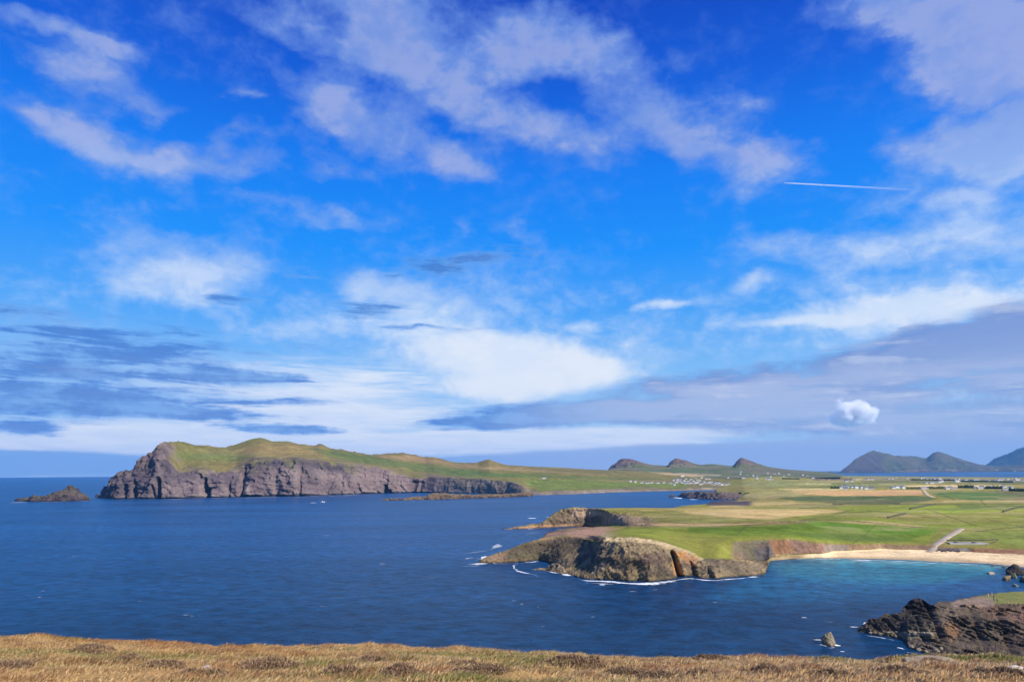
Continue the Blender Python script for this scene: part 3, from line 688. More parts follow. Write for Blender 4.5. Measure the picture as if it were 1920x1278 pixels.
    L = [
     # green pasture on the front headland
     ([(1165, 990), (1240, 986), (1420, 990), (1560, 985), (1760, 992), (1740, 1018), (1600, 1018), (1440, 1006), (1370, 1014), (1390, 1048), (1320, 1048), (1290, 1032), (1240, 1010), (1170, 1004)], G1, 3, 1),
     ([(1250, 1000), (1370, 1008), (1400, 1048), (1320, 1046), (1296, 1032), (1250, 1012)], [.165, .175, .042], 4, .85),
     ([(1290, 986), (1420, 986), (1540, 978), (1700, 988), (1760, 996), (1700, 1014), (1560, 1012), (1460, 1002), (1380, 1004), (1290, 998)], G2, 4, .9),
     ([(1500, 976), (1620, 982), (1760, 992), (1740, 1003), (1640, 1000), (1540, 990)], [.088, .185, .022], 3, .7),
     ([(1480, 998), (1640, 1004), (1720, 1012), (1640, 1016), (1540, 1010)], DG, 4, .45),
     # straw strips
     ([(1165, 976), (1320, 980), (1430, 978), (1520, 976), (1480, 981), (1340, 986), (1200, 986)], TN, 1.6, .9),
     ([(1190, 972), (1300, 970), (1400, 971), (1480, 975), (1330, 978), (1200, 976)], [.15, .165, .05], 1.6, .9),
     ([(1270, 953), (1420, 954), (1560, 955), (1590, 957), (1540, 962), (1500, 966), (1440, 973), (1330, 968), (1290, 962)], ST, 1.8, .92),
     ([(1200, 963), (1270, 958), (1340, 966), (1430, 974), (1330, 975), (1240, 972)], OL, 2, .7),
     ([(1200, 951), (1290, 953), (1380, 954), (1300, 959), (1200, 957)], [.24, .21, .075], 1.5, .8),
     ([(1410, 944), (1560, 940), (1640, 944), (1560, 950), (1420, 950)], [.22, .205, .085], 2, .8),
     ([(1330, 946), (1480, 938), (1500, 943), (1400, 950), (1330, 951)], ST, 2, .55),
     # mid fields right
     ([(1560, 948), (1720, 944), (1920, 944), (2130, 954), (2130, 985), (1920, 975), (1740, 968), (1600, 962)], G1, 3, .9),
     ([(1640, 958), (1760, 948), (1930, 950), (2130, 960), (2130, 972), (1900, 962), (1760, 962)], BRT, 3, .75),
     ([(1500, 970), (1640, 972), (1760, 984), (1900, 980), (2130, 990), (2130, 1000), (1880, 990), (1740, 990), (1600, 976)], G3, 2, .7),
     ([(1540, 975), (1640, 976), (1740, 985), (1700, 988), (1600, 980)], [.30, .25, .115], 1.4, .85),
     ([(1640, 966), (1760, 962), (1800, 966), (1700, 970)], [.26, .22, .10], 1.6, .7),
     ([(1760, 965), (1900, 955), (1990, 958), (1860, 972), (1780, 974)], [.21, .20, .07], 2, .6),
     ([(1830, 985), (1930, 978), (2130, 988), (2130, 1004), (1930, 1000), (1840, 996)], [.20, .215, .065], 2, .7),
     ([(1770, 998), (1900, 994), (2130, 1005), (2130, 1040), (1920, 1026), (1860, 1012), (1760, 1010)], [.155, .20, .048], 3, .9),
     ([(1735, 954), (1830, 950), (1880, 954), (1790, 957)], [.075, .115, .04], 1.6, .7),
     # darker sedge bands
     ([(1450, 931), (1560, 929), (1720, 929), (1760, 934), (1720, 942), (1600, 942), (1500, 939)], DG, 2, .95),
     ([(1480, 934), (1640, 936), (1740, 938), (1700, 943), (1560, 943)], [.075, .085, .045], 2, .6),
     ([(1735, 921), (1840, 922), (1960, 926), (1960, 938), (1820, 937), (1770, 932)], [.075, .135, .042], 1.6, .95),
     ([(1850, 922), (1930, 918), (2130, 924), (2130, 938), (1930, 934)], [.10, .10, .055], 2, .8),
     ([(1840, 932), (1930, 932), (2130, 940), (2130, 946), (1930, 938)], [.22, .165, .10], 1.4, .8),
     ([(1760, 937.5), (1900, 937), (2130, 946), (2130, 949), (1900, 940), (1770, 940)], [.34, .28, .14], 1.0, .8),
     ([(1790, 946), (1900, 946), (2130, 955), (2130, 960), (1900, 953), (1800, 952)], DG, 2, .6),
     # bright straw band and tan band farther back
     ([(1480, 919), (1560, 919.5), (1650, 918.5), (1729, 918), (1733, 927), (1650, 929), (1560, 928.5), (1500, 926)], [.42, .28, .135], 1.2, .95),
     ([(1560, 922), (1640, 921), (1732, 921), (1732, 927), (1640, 928)], [.34, .20, .105], 1.4, .6),
     ([(1700, 909), (1800, 909), (1900, 910), (1860, 912.5), (1760, 914), (1690, 912)], [.52, .41, .22], 1.0, .95),
     ([(1640, 905), (1690, 906), (1690, 910), (1650, 909)], [.40, .27, .16], 1.0, .8),
     ([(1460, 916), (1560, 916), (1640, 918), (1560, 918.6), (1470, 918)], [.46, .40, .22], .8, .85),
     ([(1440, 903), (1560, 903), (1580, 909), (1500, 913), (1440, 909)], [.17, .205, .068], 2, .8),
     ([(1400, 900), (1480, 901), (1500, 913), (1430, 916), (1390, 910)], [.165, .185, .075], 2, .7),
     ([(1500, 906), (1560, 906.4), (1555, 908), (1500, 907.6)], [.44, .38, .22], .7, .7),
     ([(1560, 906), (1700, 904), (1720, 909), (1640, 913), (1560, 912)], [.135, .175, .065], 2, .7),
     ([(1520, 896.5), (1600, 896), (1605, 899), (1530, 900)], [.075, .060, .060], 1.0, .95),
     ([(1610, 900), (1700, 900), (1920, 902.5), (2130, 908), (2130, 913), (1900, 908), (1720, 905), (1620, 903.6)], [.105, .115, .06], 1.4, .85),
     ([(1600, 897.5), (1650, 897.5), (1650, 899.5), (1604, 899.6)], [.40, .33, .20], .8, .8),
     ([(1620, 895), (1760, 896.5), (1930, 898), (2130, 903), (2130, 909), (1900, 903), (1700, 900), (1620, 899)], [.13, .125, .09], 1.2, .7),
     ([(1480, 900), (1560, 899), (1640, 902), (1560, 904)], [.24, .20, .12], 1.2, .5),
     ([(1380, 925), (1440, 921), (1520, 921), (1500, 930), (1420, 935), (1390, 932)], [.26, .235, .105], 2, .8),
    ]
    wx = X + 9 * fbm(P, 30, 3, 141) * sstep(4, 6, RK) + 1.5 * n1; wy = Y + 1.4 * fbm(P, 24, 3, 142)
    C = paint(C, wx, wy, L)
    for q in ([(1166, 976), (1300, 981), (1440, 979), (1540, 974), (1600, 976), (1740, 990)], [(1196, 986), (1320, 987), (1440, 982), (1520, 977)], [(1480, 948), (1600, 947), (1760, 944), (1930, 944)], [(1500, 975), (1560, 966), (1590, 957)], [(1740, 955), (1800, 975), (1830, 985)],
              [(1560, 962), (1640, 958), (1700, 962), (1760, 972)], [(1640, 930), (1650, 938), (1660, 944)], [(1840, 938), (1850, 950), (1890, 957)], [(1600, 940), (1560, 950), (1500, 952)], [(1850, 972), (1900, 985), (1960, 990)], [(1830, 996), (1880, 990), (1960, 985)], [(1400, 985), (1380, 1003)], [(1640, 985), (1620, 1004), (1600, 1018)], [(1760, 922), (1790, 937)], [(1860, 908), (1870, 921)], [(1560, 906), (1640, 905), (1720, 902)], [(1500, 913), (1600, 912), (1700, 912.5), (1800, 913)]):
        for (xa, ya), (xb, yb) in zip(q[:-1], q[1:]):
            m = (X > min(xa, xb) - 8) & (X < max(xa, xb) + 8) & (Y > min(ya, yb) - 4) & (Y < max(ya, yb) + 4)
            if not m.any(): continue
            vx, vy = xb - xa, yb - ya
            tt = np.clip(((X[m] - xa) * vx + (Y[m] - ya) * vy) / (vx * vx + vy * vy), 0, 1)
            dd = np.hypot((X[m] - xa - tt * vx) * .35, Y[m] - ya - tt * vy)
            ww = ((1 - sstep(.45, 1.2, dd)) * np.clip(.75 + .8 * n1[m], 0, .95))[:, None]
            C[m] = C[m] * (1 - ww) + np.array([.075, .085, .038]) * ww
    # broken ground: long lines of rush and dry grass running with the field edges
    st = fbm(P, 30, 4, 151, stretch=(.35, 1.0, 1)) * sstep(3.5, 5, RK)
    C *= (1 + .26 * n1 + .20 * n2 + .12 * n3 + .34 * st)[..., None]
    C *= (1 + .22 * sstep(5.5, 8, RK) * np.ones_like(n1))[..., None] * np.array([1.24, 1.13, .96])
    dryt = (sstep(.10, .5, st + .4 * n1) * .55 * sstep(4.5, 6, RK))[..., None]
    C = C * (1 - dryt) + np.array([.32, .255, .125]) * dryt
    # ---- rock
    bands = fbm(P, 7, 4, 161, stretch=(.5, .5, 1.6)); v = fbm(P, 3.2, 4, 163, stretch=(1.4, 1, .35))
    rkc = np.zeros(P.shape); rkc[:] = [.125, .100, .072]
    a = sstep(-.2, .3, bands)[..., None]; rkc = rkc * (1 - a) + np.array([.205, .165, .112]) * a
    a = sstep(.05, .4, fbm(P, 26, 4, 165))[..., None]; rkc = rkc * (1 - .75 * a) + ROCKD * 1.3 * .75 * a
    a = sstep(.0, .45, v)[..., None]; rkc = rkc * (1 - .55 * a) + np.array([.055, .050, .044]) * .55 * a
    a = sstep(.22, .5, fbm(P, 11, 4, 167))[..., None]; rkc = rkc * (1 - .5 * a) + np.array([.12, .115, .055]) * .5 * a
    PK = [([(1000, 1000), (1060, 996), (1160, 984), (1185, 985), (1160, 1000), (1120, 1003), (1060, 1012), (1010, 1012)], [.31, .20, .155], 3, .9),
          ([(925, 1046), (960, 1022), (1060, 1002), (1100, 1012), (1060, 1050), (960, 1052)], [.058, .052, .042], 8, .85),
          ([(905, 1045), (940, 1035), (952, 1038), (945, 1050), (910, 1052)], [.20, .145, .115], 3, .6),
          ([(955, 1040), (1000, 1030), (1030, 1035), (1030, 1046), (955, 1050)], [.10, .098, .070], 5, .5),
          ([(905, 1051), (1045, 1044), (1045, 1052), (905, 1058)], [.16, .115, .065], 2, .6),
          ([(1130, 1000), (1180, 1000), (1240, 1008), (1320, 1042), (1318, 1050), (1290, 1046), (1240, 1024), (1180, 1014), (1130, 1016)], [.34, .29, .20], 4, .9),
          ([(1130, 1014), (1240, 1022), (1310, 1046), (1250, 1045), (1150, 1030)], [.24, .205, .14], 7, .6),
          ([(1195, 1040), (1240, 1030), (1262, 1050), (1240, 1060), (1200, 1058)], [.10, .075, .072], 5, .7),
          ([(1100, 1024), (1142, 1020), (1150, 1060), (1110, 1065)], [.085, .082, .082], 7, .55),
          ([(1256, 1032), (1285, 1034), (1290, 1048), (1270, 1046)], [.36, .20, .085], 3, .9),
          ([(1256, 1054), (1268, 1050), (1280, 1078), (1262, 1078)], [.33, .20, .095], 2.5, .9),
          ([(1276, 1036), (1312, 1044), (1300, 1060), (1284, 1056)], [.26, .155, .09], 3, .8),
          ([(1318, 1052), (1420, 1056), (1436, 1074), (1320, 1080)], [.135, .118, .095], 5, .6),
          ([(1037, 1068), (1100, 1076), (1260, 1082), (1436, 1072), (1436, 1080), (1260, 1092), (1100, 1090), (1030, 1082)], [.19, .155, .095], 3, .5),
          # rear headland
          ([(1020, 955), (1072, 952), (1075, 984), (1020, 985)], [.16, .125, .095], 4, .6),
          ([(1070, 950), (1110, 952), (1130, 962), (1100, 972), (1072, 968)], [.33, .255, .195], 3, .85),
          ([(1120, 958), (1200, 962), (1205, 976), (1130, 982)], [.27, .205, .145], 3, .7),
          ([(1075, 970), (1130, 966), (1130, 982), (1075, 984)], [.13, .105, .085], 3, .6),
          ([(950, 985), (1130, 981), (1170, 981), (1130, 987), (950, 996)], [.30, .19, .115], 2, .8)]
    rkc = paint(rkc, X + 5 * n1, Y + 3 * n2, PK)
    # earth banks behind the beach
    ek = np.zeros(P.shape); ek[:] = [.25, .165, .105]
    EK = [([(1365, 1008), (1440, 1006), (1455, 1020), (1440, 1052), (1400, 1052), (1368, 1030)], [.17, .135, .095], 4, .9),
          ([(1375, 1020), (1410, 1016), (1440, 1046), (1410, 1050)], [.13, .125, .055], 6, .5),
          ([(1410, 1028), (1445, 1024), (1458, 1050), (1420, 1052)], [.105, .09, .088], 4, .9),
          ([(1440, 1006), (1480, 1006), (1490, 1034), (1455, 1046)], [.30, .150, .075], 4, .9),
          ([(1470, 1010), (1520, 1012), (1560, 1020), (1560, 1036), (1500, 1040)], [.29, .165, .11], 4, .85),
          ([(1450, 1040), (1500, 1038), (1540, 1042), (1500, 1050), (1455, 1052)], [.50, .37, .19], 3, .9),
          ([(1545, 1020), (1600, 1022), (1600, 1036), (1550, 1036)], [.23, .20, .165], 3, .7),
          ([(1590, 1018), (1720, 1020), (1720, 1030), (1590, 1032)], [.28, .19, .10], 3, .8),
          ([(1752, 1028), (1800, 1028), (1800, 1038), (1752, 1036)], [.13, .115, .115], 2, .9),
          ([(1800, 1026), (1824, 1028), (1824, 1040), (1800, 1040)], [.30, .265, .21], 2, .9),
          ([(1820, 1024), (1940, 1028), (2130, 1042), (2130, 1066), (1940, 1048), (1820, 1040)], [.27, .140, .075], 3, .95)]
    ek = paint(ek, X + 4 * n1, Y + 2 * n2, EK)
    a = sstep(.1, .5, v)[..., None]; ek = ek * (1 - .45 * a) + np.array([.10, .065, .045]) * .45 * a
    ek *= (1 + .25 * n2 + .2 * n3)[..., None]
    rkc *= (1.22 + .30 * n2 + .26 * n3)[..., None] * np.array([1.08, .98, .82])
    steep = 1 - sstep(.42, .70, N[..., 2] + .12 * n2)
    rocky = np.maximum(front, np.maximum(rear * np.maximum(steep, 1 - sstep(5.5, 6.05, RK + .25 * n1)), pinkshelf / .6 * (1 - sstep(1135, 1180, X0 + 20 * n1))))
    rocky = np.maximum(rocky, cove)
    low = (P[..., 2] < 1.6 + .8 * n1) & (X0 < 1440)
    rocky = np.maximum(rocky, low)
    cv = (cove > .3)[..., None]
    rkc = np.where(cv, np.array([.085, .068, .072]) * (1 + .5 * n1[..., None]), rkc)
    C = C * (1 - rocky[..., None]) + rkc * rocky[..., None]
    b2 = np.clip(bank * sstep(2.9, 3.0, RK) * (1 - sstep(3.75, 3.98, RK + .18 * n1)), 0, 1) * sstep(1368, 1376, X0 + 5 * n1)
    C = C * (1 - b2[..., None]) + ek * b2[..., None]
    # beach
    sandm = sstep(1440, 1450, X0) * (1 - sstep(2.75, 3.1, RK + .25 * n1))
    sc = SAND * (1 + .10 * n1 + .06 * n3)[..., None]
    wetl = (1 - sstep(.35, 1.1, RK + .2 * n1))[..., None]
    sc = sc * (1 - .75 * wetl) + np.array([.33, .235, .14]) * .75 * wetl
    weed = (np.exp(-((RK - 1.75 - .35 * n1) / .07) ** 2) * sstep(-.1, .3, n2))[..., None]
    sc = sc * (1 - .5 * weed) + np.array([.22, .16, .10]) * .5 * weed
    ea = (1 - sstep(1496, 1530, X0 + 8 * n1))[..., None]
    sc = sc * (1 - ea) + np.array([.34, .245, .125]) * (1 + .35 * n2[..., None]) * ea
    C = C * (1 - sandm[..., None]) + sc * sandm[..., None]
    # dark tide line on the rocks
    tide = ((1 - sstep(.4, 1.5, P[..., 2] + .6 * n2)) * (X0 < 1440))[..., None]
    C = C * (1 - .7 * tide) + np.array([.035, .032, .030]) * .7 * tide
    structure(grid_obj('coast', P, land_material('turf sand and rock', 2.4, 0.5, 0.28), np.clip(C, .008, .8)))

build_coast()

# ================================================================== small lofts: peaks, islets, reefs
def simple_loft(name, cols, base_y, sky_k, depth_back, mat, colour, amp, scl, rows=(26, 14), seed=0, mid=0.5, foot=0.0, smooth=0.8, bz=-3.0, stretch=(1, 1, .5)):
    """land seen as an outline on water: waterline, ridge depth_back metres behind it, and a far side"""
    W = at_z(cols, curve(base_y, cols, 1, smooth), -0.8)
    db = depth_back(cols) if callable(depth_back) else depth_back
    Sk = at_depth(cols, curve(sky_k, cols, 1, smooth), W[:, 1] + db)
    M = W * (1 - mid) + Sk * mid
    M[:, 2] = W[:, 2] + (Sk[:, 2] - W[:, 2]) * (mid + foot)
    B = at_world(cols, Sk[:, 1] + db * 1.2, bz)
    n1, n2 = rows
    P = loft([W, M, Sk, B], [n1, n1, n2])
    rk = np.concatenate([np.linspace(0, 1, n1, endpoint=False), np.linspace(1, 2, n1, endpoint=False), np.linspace(2, 3, n2 + 1)])[:, None] + 0 * cols[None]
    X0 = cols[None] + 0 * rk
    m = sstep(0, .1, rk) * (1 - .5 * np.exp(-((rk - 2) / .15) ** 2)) * (1 - sstep(2.7, 3, rk))
    P = displace(P, m, amp, scl, seed, stretch, 5)
    C = colour(P, X0, rk, face_up(P))
    return grid_obj(name, P, mat, np.clip(C, .01, .8))

def rock_colour(a, b, c, s):
    a, b, c = map(np.array, (a, b, c))
    def f(P, X, rk, N):
        n = fbm(P, s, 4, 201); m = fbm(P, s * .3, 3, 202)
        C = np.zeros(P.shape); C[:] = a
        t = sstep(-.2, .3, n)[..., None]; C = C * (1 - t) + b * t
        t = (sstep(.45, .75, N[..., 2] + .2 * m) * sstep(.5, 1.2, rk))[..., None]; C = C * (1 - t) + c * t
        C *= (1 + .3 * m)[..., None]
        t = (1 - sstep(.06, .16, rk + .05 * m))[..., None]
        return C * (1 - .7 * t) + np.array([.03, .03, .032]) * .7 * t
    return f

rock_far = land_material('sea cliff rock', 5.0, 0.6, 0.35)
rock_near = land_material('shore rock', 1.2, 0.6, 0.35)
hill_far = land_material('hill turf', 30.0, 0.4, 0.22)

# three peaks behind the village
def build_peaks():
    cols = np.arange(1136, 1580, 1.1)
    sk = [(1136, 886), (1139, 883), (1142, 879), (1147, 873), (1152, 869.5), (1160, 863.5), (1166, 860), (1171, 859.5), (1186, 861.5), (1205, 867.5), (1225, 871.2), (1250, 872.6), (1254, 871), (1258, 866), (1263, 861), (1269, 859), (1276, 860.5), (1290, 864.5), (1304, 869), (1316, 871), (1328, 869.5), (1340, 869.5), (1356, 871.5), (1373, 873.5), (1376, 871),
          (1381, 866), (1386, 860.5), (1389.5, 857.5), (1395, 859.5), (1405, 863.8), (1420, 868.8), (1435, 873.2), (1450, 876.2), (1480, 880), (1510, 882), (1540, 884), (1560, 886.5), (1580, 890)]
    by = [(1136, 893), (1300, 897), (1480, 895.5), (1580, 894)]
    F0 = at_depth(cols, curve(by, cols, 1, 3), 3700.0)
    my = np.minimum(curve(by, cols, 1, 3) - 1, curve(sk, cols, 1, 30) * .55 + .45 * np.interp(cols, [1136, 1580], [888, 891]))
    Mi = at_depth(cols, np.maximum(my, curve(sk, cols, 1, .7) + .8), 4500.0)
    Sk = at_depth(cols, curve(sk, cols, 1, .7), 5000.0)
    Bk = at_world(cols, 5420.0, -4.0)
    F0[:, 2] = np.minimum(F0[:, 2], 30)
    P = loft([F0, Mi, Sk, Bk], [26, 34, 10])
    rk = np.concatenate([np.linspace(0, 1, 26, endpoint=False), np.linspace(1, 2, 34, endpoint=False), np.linspace(2, 3, 11)])[:, None] + 0 * cols[None]
    X0 = cols[None] + 0 * rk
    peak = np.maximum.reduce([sstep(1136, 1150, X0) * (1 - sstep(1196, 1226, X0)), sstep(1250, 1258, X0) * (1 - sstep(1280, 1312, X0)), sstep(1374, 1382, X0) * (1 - sstep(1410, 1450, X0))])
    m = sstep(.9, 1.2, rk) * peak * (1 - .6 * np.exp(-((rk - 2) / .1) ** 2)) * (1 - sstep(2.6, 3, rk))
    P = displace(P, m, 14, 60, 301, (1, .6, .5), 4)
    P[..., 2] += 3 * fbm(P, 160, 3, 303) * (1 - sstep(1.7, 1.95, rk)) * sstep(0, .3, rk)
    X, Y = project(P)
    n = fbm(P, 120, 4, 305); n2 = fbm(P, 40, 3, 306)
    C = np.zeros(P.shape); C[:] = [.115, .135, .065]
    t = sstep(-.1, .3, n)[..., None]; C = C * (1 - t) + np.array([.165, .150, .090]) * t
    rc = np.zeros(P.shape); rc[:] = [.165, .115, .085]
    t = sstep(-.1, .3, n2)[..., None]; rc = rc * (1 - t) + np.array([.105, .085, .085]) * t
    w = (sstep(1.15, 1.5, rk + .2 * n2) * peak)[..., None]
    C = C * (1 - w) + rc * w
    lft = (sstep(1136, 1142, X0) * (1 - sstep(1160, 1196, X0 + 14 * n2)) * sstep(.95, 1.15, rk))[..., None]
    C = C * (1 - .8 * lft) + np.array([.125, .095, .09]) * .8 * lft
    C = paint(C, X + 10 * n, Y + 1.2 * n2, [([(1210, 886), (1290, 886.5), (1350, 890), (1345, 892), (1280, 889.5), (1215, 888)], [.40, .32, .21], 1, .85),
         ([(1180, 884), (1260, 880), (1380, 880), (1360, 885), (1250, 886)], [.10, .14, .065], 3, .6),
         ([(1300, 874), (1350, 873), (1350, 879), (1310, 880)], [.17, .155, .10], 2, .5),
         ([(1380, 876), (1440, 878), (1520, 885), (1450, 884), (1390, 882)], [.16, .125, .095], 2, .6)])
    C *= (1 + .2 * n2)[..., None]
    structure(grid_obj('peaks', P, hill_far, np.clip(C, .01, .7)))
build_peaks()

def mount_colour(P, X, rk, N):
    n = fbm(P, 500, 4, 311); m = fbm(P, 160, 4, 312)
    C = np.zeros(P.shape); C[:] = [.135, .125, .075]
    t = sstep(-.2, .3, n)[..., None]; C = C * (1 - t) + np.array([.105, .115, .062]) * t
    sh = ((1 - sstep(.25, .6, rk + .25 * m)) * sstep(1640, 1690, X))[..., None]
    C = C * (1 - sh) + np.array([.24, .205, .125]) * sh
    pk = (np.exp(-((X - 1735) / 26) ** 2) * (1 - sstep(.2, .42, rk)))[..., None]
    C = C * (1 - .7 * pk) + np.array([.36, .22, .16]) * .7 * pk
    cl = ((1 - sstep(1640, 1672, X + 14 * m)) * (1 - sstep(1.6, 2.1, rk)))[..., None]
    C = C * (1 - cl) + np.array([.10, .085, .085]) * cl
    ft = (1 - sstep(.08, .18, rk + .05 * m))[..., None]
    C = C * (1 - .7 * ft) + np.array([.07, .06, .06]) * .7 * ft
    return C * np.array([.72, .72, .74]) * (1 + .25 * m)[..., None]
mk = [(1572, 886), (1576, 883.5), (1582, 879), (1590, 872.5), (1596, 868), (1603, 861), (1612, 855), (1622, 850), (1630, 846), (1637, 843.5), (1642, 845.5), (1655, 848.2), (1668, 851.5), (1680, 854.2), (1690, 855), (1705, 854.8), (1718, 855.6), (1730, 858), (1738, 859.2), (1743, 855.5), (1748, 850.5), (1753, 847.6), (1760, 846.6), (1766, 847.5), (1775, 851),
      (1785, 855.2), (1800, 859.5), (1818, 865.8), (1835, 870), (1850, 872.2), (1870, 874.5), (1895, 873), (1920, 871), (2000, 866), (2130, 864)]
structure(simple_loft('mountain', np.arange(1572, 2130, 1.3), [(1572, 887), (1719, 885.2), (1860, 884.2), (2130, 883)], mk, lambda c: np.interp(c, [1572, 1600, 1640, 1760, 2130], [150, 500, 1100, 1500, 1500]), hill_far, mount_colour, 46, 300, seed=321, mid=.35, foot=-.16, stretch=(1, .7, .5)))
structure(simple_loft('mountain', np.arange(1838, 2400, 2.0), [(1838, 882), (2400, 880)], [(1838, 880), (1848, 873), (1856, 866), (1866, 859), (1880, 853), (1890, 850.5), (1900, 846), (1910, 841.5), (1920, 838.5), (1945, 833), (1980, 829), (2020, 832), (2070, 829), (2130, 827), (2220, 830), (2400, 835)], 1800.0, hill_far,
          lambda P, X, rk, N: np.array([.05, .055, .046]) * (1 + .3 * fbm(P, 400, 4, 331))[..., None], 70, 500, seed=333, mid=.4, foot=-.08))

# rock islands and reefs: each a thing of its own
o = simple_loft('rocky_islet', np.arange(28, 170, .9), [(28, 939.5), (60, 940.5), (110, 940), (168, 938.5)],
    [(28, 939), (34, 936.5), (44, 935.5), (52, 932.5), (57, 931.5), (61, 929), (64, 928), (67, 931), (76, 932), (86, 929.5), (95, 925), (104, 921.5), (113, 919.8), (119, 919), (124, 914.5), (128, 911.5), (132, 907.8), (136, 910.5), (140, 914), (145, 917), (152, 922), (158, 928), (163, 934), (168, 938)],
    40.0, rock_far, rock_colour([.055, .042, .042], [.085, .064, .058], [.10, .088, .052], 22), 9, 18, seed=341, stretch=(1, 1, .9))
tag(o, 'dark rocky islet with a pointed summit standing alone in open sea', 'islet')
o = simple_loft('reef', np.arange(716, 1000, 1.0), [(716, 938.5), (740, 938.3), (800, 937), (880, 934.8), (950, 932.5), (1000, 930.5)],
    [(716, 938), (721, 935.5), (730, 934.6), (738, 935.5), (752, 934.8), (765, 933.2), (778, 932), (790, 932.5), (800, 931), (804, 926), (812, 924.4), (830, 924), (845, 926), (870, 926.5), (884, 928), (900, 926.5), (925, 927), (950, 926), (965, 925.5), (980, 923), (990, 921.5), (1000, 924)],
    lambda c: np.interp(c, [716, 800, 1000], [14, 40, 40]), rock_far, rock_colour([.060, .045, .036], [.14, .095, .055], [.17, .125, .075], 16), 5, 12, seed=351, stretch=(1, 1, .9))
tag(o, 'long low brown reef lying in front of the pale cliffs', 'reef')
o = simple_loft('far_skerry', np.arange(1540, 1572, .7), [(1540, 886.8), (1572, 886.4)], [(1540, 886.6), (1544, 884.5), (1548, 885.6), (1553, 884), (1557, 882.6), (1561, 883.6), (1565, 884.3), (1569, 885.5), (1572, 886.3)], 60.0, rock_far, rock_colour([.07, .06, .06], [.09, .08, .075], [.1, .09, .07], 40), 5, 30, seed=361)
tag(o, 'small dark skerry off the tip of the blue mountain', 'skerry')
o = simple_loft('rock_spur', np.arange(1271, 1404, .8), [(1271, 932), (1290, 934), (1320, 936.4), (1352, 937.5), (1404, 937)],
    [(1271, 931), (1274, 928), (1278, 924), (1284, 922.4), (1300, 921.6), (1330, 921.4), (1350, 921.8), (1372, 922.3), (1385, 925), (1396, 928), (1404, 932)],
    lambda c: np.interp(c, [1271, 1300, 1404], [10, 50, 60]), rock_far,
    lambda P, X, rk, N: paint(rock_colour([.20, .135, .125], [.12, .085, .08], [.24, .185, .125], 14)(P, X, rk, N), *project(P), [([(1305, 920), (1404, 922), (1404, 940), (1305, 940)], [.075, .06, .062], 5, .7)]), 4.5, 14, seed=371)
tag(o, 'purplish brown rock spur below the village beach', 'rock spur')
o = simple_loft('sea_stack', np.arange(1253, 1268, .5), [(1253, 932.5), (1268, 932.2)], [(1253, 932), (1255, 930), (1258, 926.3), (1260.5, 925.2), (1263, 928), (1265.5, 930.3), (1268, 931.8)], 8.0, rock_far, rock_colour([.06, .05, .05], [.09, .07, .07], [.1, .08, .07], 10), 1.5, 6, seed=381)
tag(o, 'tiny dark sea stack off the rock spur below the village', 'sea stack')
o = simple_loft('low_reef', np.arange(956, 1034, .7), [(956, 991.5), (985, 991.7), (1010, 990), (1034, 987.5)], [(956, 990.8), (962, 988), (972, 986.6), (985, 985), (996, 981.8), (1003, 981), (1012, 983.5), (1022, 982), (1034, 984)], 12.0, rock_near, rock_colour([.10, .07, .05], [.22, .155, .085], [.24, .18, .11], 7), 1.4, 5, seed=391)
tag(o, 'low brown reef running out from the rear headland into surf', 'reef')
o = simple_loft('tidal_rock', np.arange(996, 1062, .6), [(996, 1070.5), (1015, 1071), (1040, 1075), (1062, 1079)], [(996, 1070), (1003, 1066.5), (1012, 1065.4), (1022, 1064), (1028, 1060.5), (1036, 1056), (1046, 1056), (1056, 1062), (1062, 1070)], lambda c: np.interp(c, [996, 1030, 1062], [3, 10, 10]), rock_near, rock_colour([.13, .095, .06], [.23, .17, .10], [.24, .19, .12], 5), 1.3, 4, seed=395)
tag(o, 'tan tidal rock ledge jutting from the front headland into the inlet', 'rock')
